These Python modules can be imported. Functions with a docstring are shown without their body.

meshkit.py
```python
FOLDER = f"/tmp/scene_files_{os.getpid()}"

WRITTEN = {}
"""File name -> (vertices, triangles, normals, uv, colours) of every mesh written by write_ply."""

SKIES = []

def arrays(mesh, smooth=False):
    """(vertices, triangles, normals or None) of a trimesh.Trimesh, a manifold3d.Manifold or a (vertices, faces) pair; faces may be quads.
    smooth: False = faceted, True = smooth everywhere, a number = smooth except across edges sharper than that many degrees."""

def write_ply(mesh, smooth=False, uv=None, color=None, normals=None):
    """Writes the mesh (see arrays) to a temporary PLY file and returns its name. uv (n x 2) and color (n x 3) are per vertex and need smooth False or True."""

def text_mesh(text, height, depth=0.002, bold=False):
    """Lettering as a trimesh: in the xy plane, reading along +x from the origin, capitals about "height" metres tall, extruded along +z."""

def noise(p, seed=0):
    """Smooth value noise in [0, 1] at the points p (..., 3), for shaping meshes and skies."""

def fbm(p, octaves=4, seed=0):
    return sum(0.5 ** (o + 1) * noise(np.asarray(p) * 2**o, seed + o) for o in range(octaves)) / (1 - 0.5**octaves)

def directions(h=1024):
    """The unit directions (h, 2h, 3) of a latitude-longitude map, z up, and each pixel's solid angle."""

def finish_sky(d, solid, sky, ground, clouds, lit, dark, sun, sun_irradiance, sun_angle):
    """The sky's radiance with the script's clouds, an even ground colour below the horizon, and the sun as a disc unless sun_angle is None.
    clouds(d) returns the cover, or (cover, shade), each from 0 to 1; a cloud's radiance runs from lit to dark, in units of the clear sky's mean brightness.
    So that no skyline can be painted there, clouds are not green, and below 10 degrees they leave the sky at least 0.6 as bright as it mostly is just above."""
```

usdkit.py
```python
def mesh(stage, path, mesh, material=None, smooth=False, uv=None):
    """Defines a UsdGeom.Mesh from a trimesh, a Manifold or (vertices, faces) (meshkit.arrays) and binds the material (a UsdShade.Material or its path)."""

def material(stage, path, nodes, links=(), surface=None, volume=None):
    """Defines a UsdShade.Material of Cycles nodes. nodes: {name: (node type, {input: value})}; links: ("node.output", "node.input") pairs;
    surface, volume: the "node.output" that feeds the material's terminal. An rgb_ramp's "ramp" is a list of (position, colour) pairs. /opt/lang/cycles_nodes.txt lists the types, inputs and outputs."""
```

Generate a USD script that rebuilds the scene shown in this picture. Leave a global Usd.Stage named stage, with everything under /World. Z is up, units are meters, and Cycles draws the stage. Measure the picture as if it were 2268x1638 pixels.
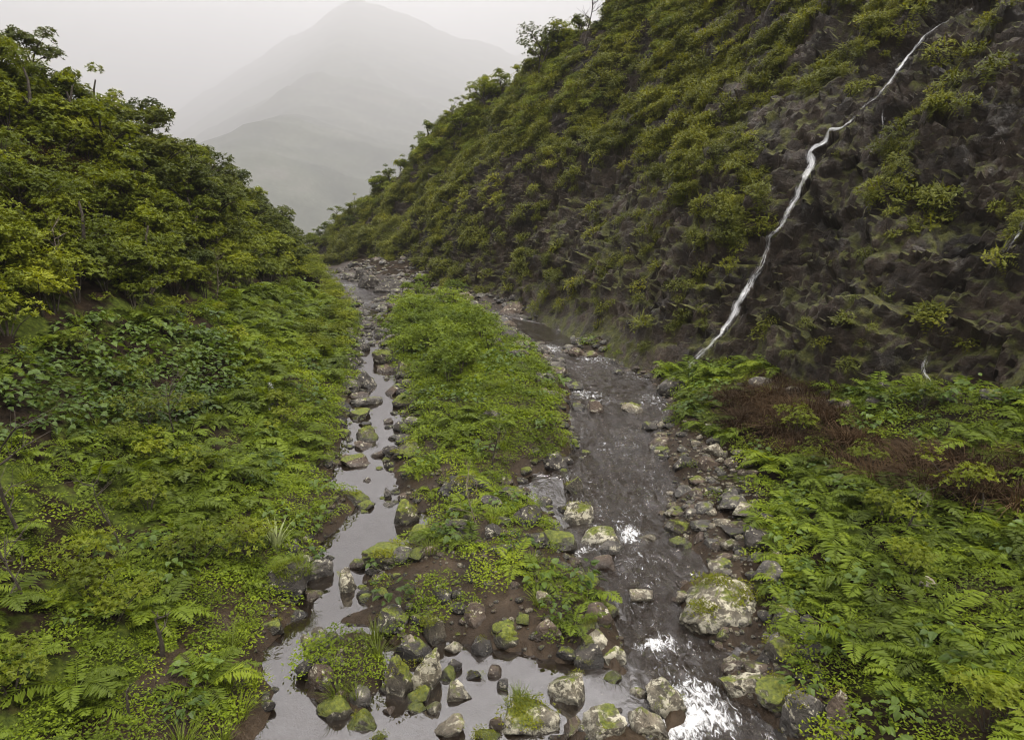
import math, random
import numpy as np, trimesh, usdkit
from meshkit import fbm, noise
from pxr import Usd, UsdGeom, UsdLux, UsdShade, Gf, Sdf, Vt
from scipy.interpolate import PchipInterpolator, RegularGridInterpolator
from scipy.ndimage import distance_transform_edt, gaussian_filter, gaussian_filter1d
import shapely
from shapely.geometry import Polygon

stage = Usd.Stage.CreateInMemory()
UsdGeom.SetStageUpAxis(stage, 'Z')
UsdGeom.Xform.Define(stage, '/World')
LOOK = '/World/Looks/'
rng = np.random.default_rng(11)
random.seed(11)

# ------------------------------------------------------------------ camera, sky, sun, exposure
PITCH, EYE, FOC = math.radians(10.5), 8.0, 1477.0          # FOC: focal length for a picture 2267 wide
cam = UsdGeom.Camera.Define(stage, '/World/camera')
cam.AddTranslateOp().Set((0, 0, EYE))
cam.AddRotateXOp().Set(90 - 10.5)
cam.CreateHorizontalApertureAttr(36.0)
cam.CreateFocalLengthAttr(36.0 * FOC / 2267)
cam.CreateClippingRangeAttr((0.1, 100000.0))
cam.CreateExposureAttr(3.3)

SUN = np.array([0.52, -0.38, 0.80]); SUN /= np.linalg.norm(SUN)
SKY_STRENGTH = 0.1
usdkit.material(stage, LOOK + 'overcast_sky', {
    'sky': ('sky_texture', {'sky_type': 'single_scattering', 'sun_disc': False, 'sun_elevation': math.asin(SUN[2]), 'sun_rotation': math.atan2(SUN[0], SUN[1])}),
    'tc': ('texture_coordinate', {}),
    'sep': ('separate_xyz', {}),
    'up': ('map_range', {'from_min': 0.0, 'from_max': 1.0, 'to_min': .75, 'to_max': 11.0, 'clamp': True}),   # unseen overhead sky boosted well beyond a natural overcast, added to brighten the foliage
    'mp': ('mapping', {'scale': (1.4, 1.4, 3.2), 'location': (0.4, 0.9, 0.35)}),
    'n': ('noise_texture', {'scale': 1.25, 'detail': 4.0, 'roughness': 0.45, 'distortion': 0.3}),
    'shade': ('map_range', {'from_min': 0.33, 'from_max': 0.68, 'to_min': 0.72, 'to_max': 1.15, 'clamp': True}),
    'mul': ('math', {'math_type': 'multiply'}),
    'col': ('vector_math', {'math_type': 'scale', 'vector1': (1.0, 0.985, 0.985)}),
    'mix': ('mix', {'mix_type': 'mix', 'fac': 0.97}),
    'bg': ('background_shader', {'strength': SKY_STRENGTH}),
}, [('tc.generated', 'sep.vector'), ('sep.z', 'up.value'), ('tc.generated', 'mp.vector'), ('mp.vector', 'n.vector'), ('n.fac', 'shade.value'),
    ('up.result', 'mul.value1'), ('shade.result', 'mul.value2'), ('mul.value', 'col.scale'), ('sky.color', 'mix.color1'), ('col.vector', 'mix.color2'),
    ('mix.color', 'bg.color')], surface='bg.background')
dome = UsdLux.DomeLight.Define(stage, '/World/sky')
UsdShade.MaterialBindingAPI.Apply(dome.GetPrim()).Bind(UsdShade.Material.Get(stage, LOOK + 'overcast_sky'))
sun = UsdLux.DistantLight.Define(stage, '/World/sun')
sun.CreateIntensityAttr(0.4); sun.CreateAngleAttr(14.0); sun.CreateNormalizeAttr(True); sun.CreateColorAttr((1.0, 0.95, 0.86))
_zq = Gf.Rotation(Gf.Vec3d(0, 0, 1), Gf.Vec3d(*map(float, SUN))).GetQuat()
sun.AddOrientOp().Set(Gf.Quatf(_zq))

# ------------------------------------------------------------------ small helpers
def smoothstep(a, b, x):
    t = np.clip((np.asarray(x, float) - a) / (b - a), 0, 1); return t * t * (3 - 2 * t)

def data(prim, label=None, cat=None, group=None, kind=None):
    p = prim.GetPrim() if hasattr(prim, 'GetPrim') else prim
    for k, t in (('label', label), ('category', cat), ('group', group), ('kind', kind)):
        if t: p.SetCustomDataByKey(k, t)
    return p

_taken = {}
def free(base):
    n = _taken.get(base, 0); _taken[base] = n + 1
    return base if n == 0 else f'{base}_{n:03d}'

def put_mesh(path, m, mat, smooth=False, primvars=None):
    pr = usdkit.mesh(stage, path, m, LOOK + mat, smooth=smooth)
    for k, a in (primvars or {}).items():
        UsdGeom.PrimvarsAPI(pr).CreatePrimvar(k, Sdf.ValueTypeNames.FloatArray, 'vertex').Set(Vt.FloatArray.FromNumpy(np.asarray(a, np.float32)))
    return pr

def top(name, m, mat, label, cat=None, group=None, kind=None, smooth=False, primvars=None):
    pr = put_mesh('/World/' + free(name), m, mat, smooth, primvars)
    data(pr, label, cat, group, kind); return pr

def thing(name, label, cat, loc=(0, 0, 0), rotz=0.0, scale=1.0, group=None):
    x = UsdGeom.Xform.Define(stage, '/World/' + free(name))
    x.AddTranslateOp().Set(Gf.Vec3d(*map(float, loc)))
    if rotz: x.AddRotateZOp().Set(math.degrees(rotz))
    if scale != 1.0: x.AddScaleOp().Set(Gf.Vec3f(scale, scale, scale))
    data(x, label, cat, group); return x

def part(parent, name, m, mat, smooth=False, label=None):
    base = str(parent.GetPath()) + '/' + name; p = base; k = 0
    while stage.GetPrimAtPath(p): k += 1; p = f'{base}_{k:03d}'
    pr = put_mesh(p, m, mat, smooth)
    if label: data(pr, label)
    return pr

def cat_mesh(ms):
    vs, fs, n = [], [], 0
    for v, f in ms:
        vs.append(v); fs.append(f + n); n += len(v)
    return np.vstack(vs), np.vstack(fs)

def tube(pts, r, sides=6):
    p = np.asarray(pts, float); r = np.broadcast_to(r, (len(p),))
    t = np.gradient(p, axis=0); t /= np.linalg.norm(t, axis=1, keepdims=True) + 1e-9
    a = np.cross(t, np.where(np.abs(t[:, 2:]) < .9, [0, 0, 1.0], [1.0, 0, 0])); a /= np.linalg.norm(a, axis=1, keepdims=True) + 1e-9
    b = np.cross(t, a); g = np.arange(sides) * 2 * np.pi / sides
    v = p[:, None] + r[:, None, None] * (np.cos(g)[None, :, None] * a[:, None] + np.sin(g)[None, :, None] * b[:, None])
    i, j = np.meshgrid(np.arange(len(p) - 1), np.arange(sides), indexing='ij'); j2 = (j + 1) % sides
    q = np.stack([i * sides + j, i * sides + j2, (i + 1) * sides + j2, (i + 1) * sides + j], -1).reshape(-1, 4)
    return v.reshape(-1, 3), np.vstack([q[:, [0, 1, 2]], q[:, [0, 2, 3]]])

# photograph coordinates (2267 x 1638) <-> the valley
def proj(p):
    p = np.asarray(p, float); x, y, z = p[..., 0], p[..., 1], p[..., 2] - EYE
    f = y * math.cos(PITCH) - z * math.sin(PITCH); up = y * math.sin(PITCH) + z * math.cos(PITCH)
    f = np.where(f > .05, f, .05)
    return np.stack([1133.5 + FOC * x / f, 819 - FOC * up / f], -1)

def ray(u, v):
    a, b = (u - 1133.5) / FOC, (819 - v) / FOC
    return np.array([a, math.cos(PITCH) + b * math.sin(PITCH), -math.sin(PITCH) + b * math.cos(PITCH)])

def inside(uv, poly):
    return shapely.contains_xy(Polygon(poly), uv[..., 0], uv[..., 1])

# ------------------------------------------------------------------ terrain
STREAM = PchipInterpolator([-30, 12, 17.3, 21, 26.5, 34, 44, 60, 85, 91, 98, 115, 150], [-.8, 0, .2, .6, 1.45, 2.1, 2.75, 3.75, 5.25, 5.4, 5.1, 3.6, -2])
def on_stream(u, v, off=0.0):
    d = ray(u, v); t = np.linspace(2, 150, 9000); p = np.array([0, 0, EYE]) + t[:, None] * d
    k = p[:, 2] < STREAM(p[:, 1]) + off
    return p[np.argmax(k)] if k.any() else p[-1]

LEFT_WATER = [(672,596),(715,622),(765,660),(795,700),(800,740),(788,790),(800,830),(785,870),(772,930),(757,1000),(742,1060),(742,1090),(800,1085),(805,1110),(770,1160),(722,1200),(715,1240),(735,1265),(690,1290),(672,1330),(700,1345),(640,1400),(600,1440),(588,1475),(630,1530),(622,1570),(570,1660),(520,1790),(1280,1790),(1160,1645),(1280,1590),(1440,1600),(1420,1530),(1340,1490),(1230,1480),(1130,1455),(980,1430),(930,1470),(850,1480),(840,1400),(730,1390),(690,1420),(720,1370),(790,1350),(780,1280),(830,1240),(900,1200),(940,1140),(875,1130),(868,1080),(850,1020),(880,960),(890,880),(860,820),(830,780),(862,740),(862,700),(850,665),(895,648),(880,632),(800,622),(760,604),(735,586),(690,584)]
ISLET = [(672,1480),(700,1430),(790,1400),(850,1420),(840,1500),(800,1580),(740,1550),(690,1540)]
RIGHT_WATER = [(870,642),(960,640),(1060,676),(1110,688),(1180,705),(1290,740),(1298,760),(1260,775),(1350,790),(1450,840),(1490,880),(1490,915),(1470,960),(1490,1040),(1530,1080),(1480,1130),(1470,1170),(1560,1230),(1580,1270),(1510,1300),(1520,1390),(1610,1440),(1690,1400),(1700,1440),(1610,1470),(1600,1530),(1680,1580),(1740,1640),(1800,1790),(1470,1790),(1470,1640),(1520,1580),(1430,1510),(1370,1480),(1380,1440),(1350,1370),(1340,1310),(1280,1270),(1260,1200),(1230,1150),(1150,1100),(1145,1060),(1200,1045),(1260,1010),(1255,930),(1260,870),(1240,820),(1200,780),(1120,722),(1060,702),(960,672),(880,652)]
to_plan = lambda poly: Polygon([tuple(on_stream(u, v)[:2]) for u, v in poly]).buffer(0)
WL, WR, WI = to_plan(LEFT_WATER).buffer(.24), to_plan(RIGHT_WATER), to_plan(ISLET)
TRICKLE = Polygon([tuple(on_stream(u, v, .8)[:2]) for u, v in [(585,850),(607,850),(612,880),(600,915),(585,912),(578,880)]]).buffer(.1)
WATER = shapely.unary_union([WL.difference(WI), WR])
CELL = 0.12
gx = np.arange(-70, 40, CELL); gy = np.arange(0, 122, CELL)
GX, GY = np.meshgrid(gx, gy, indexing='xy')
wet = shapely.contains_xy(WATER, GX, GY)
SD = (distance_transform_edt(~wet) - distance_transform_edt(wet)) * CELL
# the left edge of the water and the right edge, for every y
has = wet.any(1); ys = gy[has]
left_edge = np.interp(gy, ys, gaussian_filter1d(gx[np.argmax(wet[has], 1)], 6))
right_edge = np.interp(gy, ys, gaussian_filter1d(gx[wet.shape[1] - 1 - np.argmax(wet[has][:, ::-1], 1)], 6))
for e in (left_edge, right_edge):
    k = gy > ys[-1]; e[k] = e[np.argmax(k)] - (gy[k] - ys[-1]) * .3
P3 = np.stack([GX, GY, 0 * GX], -1)
def terrain():
    zs = STREAM(GY)
    out = np.maximum(SD, 0)
    dl = np.clip(left_edge[:, None] - GX, 0, None); dr = np.clip(GX - right_edge[:, None], 0, None)
    h = zs + .30 * (1 - np.exp(-out / .5)) - .38 * (1 - np.exp(-np.maximum(-SD, 0) / .55))
    between = (dl <= 0) & (dr <= 0)
    h = h + np.where(between, .22 * np.minimum(out, 2.2), 0)
    wob = 1.2 * (fbm(P3 * .16, 4, 3) - .5)
    dl2 = gaussian_filter(np.minimum(dl, out + 0 * dl), 4)
    steep, start = np.interp(GY, [15, 30, 50, 90], [.70, .82, 1.0, 1.05]), np.interp(GY, [15, 40, 80], [6.0, 4.5, 2.2])
    g = .30 * dl2 + steep * 1.6 * np.log1p(np.exp(np.clip((dl2 - start) / 1.6, -30, 30)))
    h = h + g * (1 + .2 * (fbm(P3 * .09, 3, 8) - .5)) + wob * smoothstep(1, 8, dl2) * 1.4
    dr2 = gaussian_filter(np.minimum(dr, out), 4)
    h = h + np.interp(GY, [6, 14, 22], [.40, .34, .27]) * dr2 + 1.0 * (fbm(P3 * .3, 3, 5) - .5) * smoothstep(1, 5, dr2)
    h += .30 * (fbm(P3 * .9, 4, 1) - .5) * (.5 + .5 * smoothstep(-.1, 1.2, SD)) + .16 * (fbm(P3 * 2.8, 2, 2) - .5) * (.3 + .7 * smoothstep(-.1, .6, SD))
    return h
HEIGHT = terrain()
# the left hill's ridge: where each sight line reaches the skyline the hill rolls over and falls away
SKY_LEFT = np.array([(-600,-190),(0,95),(60,118),(160,152),(200,195),(270,240),(350,262),(380,310),(440,355),(500,385),(560,420),(610,465),(632,520),(645,570)], float)
theta = np.arctan2(GX, GY); R = np.hypot(GX, GY)
ta = np.radians(np.arange(-58, -16, .25)); rr = np.arange(8, 118, .3)
HF = RegularGridInterpolator((gy, gx), HEIGHT, bounds_error=False, fill_value=-3)
ridge = np.full(len(ta), 100.0)
for i, a in enumerate(ta):
    p = np.stack([rr * math.sin(a), rr * math.cos(a)], 1); z = HF(p[:, ::-1])
    uv = proj(np.column_stack([p, z + 2.2]))
    over = uv[:, 1] < np.interp(uv[:, 0], SKY_LEFT[:, 0], SKY_LEFT[:, 1])
    if over.any(): ridge[i] = rr[np.argmax(over)]
RIDGE_RAW = ridge.copy()
ridge = gaussian_filter1d(ridge, 3)
rl = np.interp(theta, ta, ridge)
lefthill = GX < left_edge[:, None] - 2
past = np.where(lefthill, np.clip(R - rl, 0, None), 0)
zr = HF(np.stack([np.cos(theta) * np.minimum(R, rl), np.sin(theta) * np.minimum(R, rl)], -1))
HEIGHT = np.where(past > 0, zr - .55 * past, HEIGHT)
HF = RegularGridInterpolator((gy, gx), HEIGHT, bounds_error=False, fill_value=None)
SDF = RegularGridInterpolator((gy, gx), SD, bounds_error=False, fill_value=5)
ground_z = lambda x, y: HF(np.stack(np.broadcast_arrays(y, x), -1))
def on_ground(u, v, off=0.0):
    d = ray(u, v); t = np.concatenate([np.arange(4, 40, .02), np.arange(40, 130, .06)]); p = np.array([0, 0, EYE]) + t[:, None] * d
    k = p[:, 2] < np.maximum(ground_z(p[:, 0], p[:, 1]), STREAM(p[:, 1])) + off
    return p[np.argmax(k)] if k.any() else None

def rect_grid(xs, ys):
    X, Y = np.meshgrid(xs, ys, indexing='xy'); n = len(xs)
    i, j = np.meshgrid(np.arange(len(ys) - 1), np.arange(n - 1), indexing='ij'); a = i * n + j
    return X, Y, np.stack([a, a + 1, a + n + 1, a + n], -1).reshape(-1, 4)

def compact(v, f):
    used, inv = np.unique(f, return_inverse=True); return v[used], inv.reshape(f.shape), used

ys_ = 3.0 * (121 / 3.0) ** np.linspace(0, 1, 520)
xs_ = np.sign(np.linspace(-1, 1, 620)) * (np.abs(np.linspace(-1, 1, 620)) ** 1.7); xs_ = np.where(xs_ < 0, xs_ * 64, xs_ * 34)
X, Y, Q = rect_grid(xs_, ys_)
V = np.column_stack([X.ravel(), Y.ravel(), ground_z(X, Y).ravel()])
fc = V[Q].mean(1); dl_f = np.interp(fc[:, 1], gy, left_edge) - fc[:, 0]; dr_f = fc[:, 0] - np.interp(fc[:, 1], gy, right_edge)
m_left, m_right = dl_f > 2.0, dr_f > 1.2

# ------------------------------------------------------------------ cliff
foot = np.array([(24, -6), (20.5, 4), (17.6, 12), (15.3, 18.3), (13.2, 21.0), (11.0, 23.6), (9.9, 27.6), (7.3, 30.4), (5.0, 35.6), (4.0, 39.4), (1.0, 48.6), (-4.6, 59), (-14.9, 79), (-23.3, 90.5), (-31, 101), (-42, 116)], float)
s0 = np.r_[0, np.cumsum(np.hypot(*np.diff(foot, axis=0).T))]
ss = [0.0]
fx, fy = PchipInterpolator(s0, foot[:, 0]), PchipInterpolator(s0, foot[:, 1])
while ss[-1] < s0[-1] - .5: ss.append(ss[-1] + float(np.clip(.0037 * math.hypot(fx(ss[-1]), fy(ss[-1])), .075, .5)))
ss = np.array(ss); FX, FY = fx(ss), fy(ss)
sd_ = np.linspace(0, s0[-1], 400); tx, ty = np.gradient(gaussian_filter1d(fx(sd_), 16)), np.gradient(gaussian_filter1d(fy(sd_), 16))
nx, ny = gaussian_filter1d(ty, 22), -gaussian_filter1d(tx, 22); nn = np.hypot(nx, ny)
NX, NY = np.interp(ss, sd_, nx / nn), np.interp(ss, sd_, ny / nn)                  # uphill, away from the stream
SKY_RIGHT = np.array([(560,640),(640,578),(700,535),(775,485),(835,420),(930,375),(955,305),(1015,235),(1060,215),(1100,205),(1150,165),(1220,115),(1280,85),(1350,40),(1375,0),(1500,-150),(1800,-500),(2600,-1400)], float)
FZ = STREAM(FY) + np.interp(FY, [18, 26, 31, 80], [.9, .7, .2, .3])
slope_s = np.interp(FY, [0, 20, 30, 45, 60, 80, 95, 120], [1.5, 1.45, 1.4, 1.45, 1.5, 1.4, 1.2, 1.2])
hh = np.arange(0, 42, .1)
def rise(hd, slope): return slope * hd * (1.12 - .10 * smoothstep(0, 16, hd)) 
TOP = np.full(len(ss), 36.0)
for i in range(len(ss)):
    p = np.column_stack([FX[i] + NX[i] * hh, FY[i] + NY[i] * hh, FZ[i] + rise(hh, slope_s[i])])
    uv = proj(p); over = (uv[:, 1] < np.interp(uv[:, 0], SKY_RIGHT[:, 0], SKY_RIGHT[:, 1]) + 25 * 30 / np.hypot(p[:, 0], p[:, 1])) & (p[:, 1] > 3)
    if over.any() and FY[i] > 12: TOP[i] = hh[np.argmax(over)]
TOP_RAW = TOP.copy()
TOP = np.clip(gaussian_filter1d(TOP, 6), .6, 40)
NT = 500
tt = np.linspace(-.06, 1.25, NT)
S2, T2 = np.meshgrid(ss, tt, indexing='ij')
HD = T2 * TOP[:, None]
Zb = FZ[:, None] + np.where(HD < TOP[:, None], rise(HD, slope_s[:, None]), rise(TOP[:, None], slope_s[:, None]) - .35 * (HD - TOP[:, None]))
base = np.stack([FX[:, None] + NX[:, None] * HD, FY[:, None] + NY[:, None] * HD, Zb], -1)
du, dv = np.gradient(base, axis=0), np.gradient(base, axis=1)
def smooth_normals(b, k):
    n = np.cross(np.gradient(b, axis=0), np.gradient(b, axis=1)); n /= np.linalg.norm(n, axis=-1, keepdims=True) + 1e-9
    n = np.stack([gaussian_filter(n[..., c], k) for c in range(3)], -1); n /= np.linalg.norm(n, axis=-1, keepdims=True) + 1e-9
    return n * np.where(n[..., 2:] < 0, -1, 1)
CN = smooth_normals(base, 8)
arc = HD * np.sqrt(1 + slope_s[:, None] ** 2)                                # metres up the face
Q3 = np.stack([S2, arc, 0 * S2], -1)
shear = S2 + .25 * arc
rib = lambda p, o, sd: 1 - np.abs(2 * fbm(p, o, sd) - 1)
big = 2.2 * (fbm(base * .16, 3, 21) - .5)
gul = 1.5 * (rib(np.stack([shear / 3.2, arc / 9.0, 0 * S2], -1), 3, 22) - .6)
led_q = arc / 1.05 + 2.0 * fbm(base * .33, 3, 23) + .16 * S2
led = .62 * ((led_q % 1.0) ** 1.5 - .4) * (.25 + .75 * smoothstep(.35, .6, fbm(base * .28, 2, 24))) + .15 * (((led_q * 2.9 + .8 * fbm(base * 1.1, 2, 35)) % 1.0) - .4)
def blocks(p, size, stretch, seed, off, tilt):
    """Broken rock: every cell of a jittered lattice is one block with its own offset and tilt."""
    q = p / (np.array(stretch) * size); lo, hi = np.floor(q.reshape(-1, 3).min(0)).astype(int) - 1, np.ceil(q.reshape(-1, 3).max(0)).astype(int) + 2
    from scipy.spatial import cKDTree
    r = np.random.default_rng(seed); n = np.prod(hi - lo); w = q.reshape(-1, 3) + .35 * np.stack([fbm(q.reshape(-1, 3) * 1.3, 2, seed + c) - .5 for c in range(3)], -1)
    cells = np.unique(np.floor(w).astype(int), axis=0); around = np.unique((cells[:, None] + np.array([[a, b, c] for a in (-1, 0, 1) for b in (-1, 0, 1) for c in (-1, 0, 1)])[None]).reshape(-1, 3), axis=0)
    pts = around + r.uniform(.05, .95, around.shape); k = cKDTree(pts).query(w)[1]; d = w - pts[k]
    return (off * r.uniform(-1, 1, len(pts))[k] + tilt * size * (r.normal(size=(len(pts), 3))[k] * d).sum(-1)).reshape(p.shape[:-1])
blk = blocks(base, 1.9, (1, 1, .8), 25, .18, .10) + blocks(base, .75, (1.1, 1.1, .8), 27, .10, .12) + blocks(base, .32, (1.2, 1.2, .7), 28, .06, .30) + .22 * (rib(base * .9, 3, 30) - .5)
uvb = proj(base)
cols = smoothstep(120, 20, np.hypot((uvb[..., 0] - 1230) / 1.6, (uvb[..., 1] - 430)))
ribs = cols * .55 * (np.abs(((shear / .9 + .9 * fbm(base * .5, 2, 29)) % 1.0) - .5) * 2 - .5)
fine = .18 * (fbm(base * 2.6, 3, 26) - .5) + .20 * (rib(base * np.array([2.2, 2.2, 1.5]), 3, 33) - .5)
FALL = [(2160,20),(2110,48),(2052,82),(2010,140),(1972,195),(1955,215),(1925,235),(1890,275),(1868,290),(1832,302),(1808,335),(1775,400),(1755,445),(1730,500),(1700,545),(1672,605),(1640,655),(1612,715),(1575,760),(1530,800),(1495,815),(1455,832)]
def near_line(uv, line):
    L = shapely.LineString(line); return shapely.distance(shapely.points(uv[..., 0].ravel(), uv[..., 1].ravel()), L).reshape(uv.shape[:-1])
dfall = near_line(uvb, FALL)
chan = -.35 * np.exp(-(dfall / 28.0) ** 2)
DISP = (big + gul + led + blk + ribs + fine) * smoothstep(-.02, .06, T2) * np.clip(TOP[:, None] / 6, .15, 1) + chan
CLIFF = base + CN * DISP[..., None]
CFN = smooth_normals(CLIFF, 1.0)
nS, nT = S2.shape
i_, j_ = np.meshgrid(np.arange(nS - 1), np.arange(nT - 1), indexing='ij'); a_ = i_ * nT + j_
CQ = np.stack([a_, a_ + nT, a_ + nT + 1, a_ + 1], -1).reshape(-1, 4)
if np.cross(CLIFF[1, 0] - CLIFF[0, 0], CLIFF[0, 1] - CLIFF[0, 0]) @ CN[0, 0] < 0: CQ = CQ[:, ::-1]
CUV = proj(CLIFF)
#@@BUILD
# ------------------------------------------------------------------ materials
def leaf_mat(name, stops, trans=.3, rough=.5, spec=.16, tip=(.12, .16, .03)):
    usdkit.material(stage, LOOK + name, {
        'g': ('geometry', {}), 'o': ('object_info', {}),
        'nz': ('noise_texture', {'scale': .35, 'detail': 2.0}), 'sc': ('map_range', {'from_min': .3, 'from_max': .7, 'to_min': -.22, 'to_max': .22, 'clamp': True}),
        'a': ('math', {'math_type': 'multiply', 'value2': .45}), 'b': ('math', {'math_type': 'multiply_add', 'value2': .4}), 'c': ('math', {'math_type': 'add'}),
        'r': ('rgb_ramp', {'ramp': stops}),
        'p': ('principled_bsdf', {'roughness': rough, 'specular_ior_level': spec}),
        'tc': ('hsv', {'hue': .485, 'saturation': 1.1, 'value': 1.5}), 't': ('translucent_bsdf', {}), 'm': ('mix_closure', {'fac': trans}),
    }, [('g.random_per_island', 'a.value1'), ('o.random', 'b.value1'), ('a.value', 'b.value3'), ('g.position', 'nz.vector'), ('nz.fac', 'sc.value'),
        ('b.value', 'c.value1'), ('sc.result', 'c.value2'), ('c.value', 'r.fac'), ('r.color', 'p.base_color'), ('r.color', 'tc.color'), ('tc.color', 't.color'),
        ('p.BSDF', 'm.closure1'), ('t.BSDF', 'm.closure2')], surface='m.closure')

leaf_mat('fern_green', [(0, (0.047, 0.065, 0.006)), (.3, (0.094, 0.129, 0.009)), (.65, (0.164, 0.202, 0.014)), (.92, (0.234, 0.255, 0.021)), (1, (0.234, 0.150, 0.025))])
leaf_mat('herb_green', [(0, (0.063, 0.089, 0.005)), (.4, (0.138, 0.184, 0.009)), (.8, (0.231, 0.266, 0.014)), (1, (0.305, 0.295, 0.019))], trans=.35)
leaf_mat('tree_leaf', [(0, (0.053, 0.069, 0.005)), (.35, (0.112, 0.133, 0.007)), (.7, (0.213, 0.228, 0.011)), (.93, (0.338, 0.300, 0.015)), (1, (0.312, 0.164, 0.020))], trans=.28)
leaf_mat('dark_tree_leaf', [(0, (0.030, 0.041, 0.005)), (.5, (0.070, 0.082, 0.008)), (.85, (0.126, 0.134, 0.010)), (1, (0.193, 0.132, 0.022))], trans=.25)
leaf_mat('yellow_leaf', [(0, (0.059, 0.086, 0.008)), (.5, (0.138, 0.181, 0.014)), (1, (0.221, 0.240, 0.022))], trans=.3)
leaf_mat('broad_leaf', [(0, (0.032, 0.055, 0.008)), (.5, (0.074, 0.112, 0.014)), (1, (0.140, 0.177, 0.024))], trans=.25, rough=.45, spec=.22)
leaf_mat('grass_green', [(0, (0.063, 0.081, 0.010)), (.5, (0.127, 0.162, 0.018)), (1, (0.216, 0.209, 0.040))], trans=.3)
leaf_mat('moss_green', [(0, (0.070, 0.079, 0.006)), (.5, (0.134, 0.139, 0.008)), (1, (0.211, 0.191, 0.013))], trans=.2, rough=.7, spec=.1)
leaf_mat('cliff_green', [(0, (0.052, 0.059, 0.006)), (.4, (0.108, 0.115, 0.010)), (.8, (0.192, 0.179, 0.014)), (1, (0.245, 0.175, 0.021))], trans=.28)
leaf_mat('pale_grass', [(0, (.16, .19, .07)), (1, (.34, .36, .18))], trans=.2)
leaf_mat('dead_brown', [(0, (0.030, 0.019, 0.010)), (.5, (0.074, 0.045, 0.021)), (1, (0.165, 0.112, 0.053))], trans=.1, rough=.7, spec=.1)

def simple_mat(name, stops, scale, rough=.8, bump=.3, dist=.02, spec=.3, detail=5.0):
    usdkit.material(stage, LOOK + name, {
        'g': ('texture_coordinate', {}), 'n': ('noise_texture', {'scale': scale, 'detail': detail, 'roughness': .6}), 'r': ('rgb_ramp', {'ramp': stops}),
        'b': ('bump', {'strength': bump, 'distance': dist}), 'p': ('principled_bsdf', {'roughness': rough, 'specular_ior_level': spec})},
        [('g.object', 'n.vector'), ('n.fac', 'r.fac'), ('r.color', 'p.base_color'), ('n.fac', 'b.height'), ('b.normal', 'p.normal')], surface='p.BSDF')
simple_mat('bark', [(.3, (.018, .014, .010)), (.6, (.050, .040, .030)), (.8, (.11, .10, .08))], 9, .8, .5, .02)
simple_mat('dead_wood', [(.3, (.06, .045, .032)), (.6, (.16, .13, .10)), (.8, (.34, .31, .27))], 12, .8, .4, .01)

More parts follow.
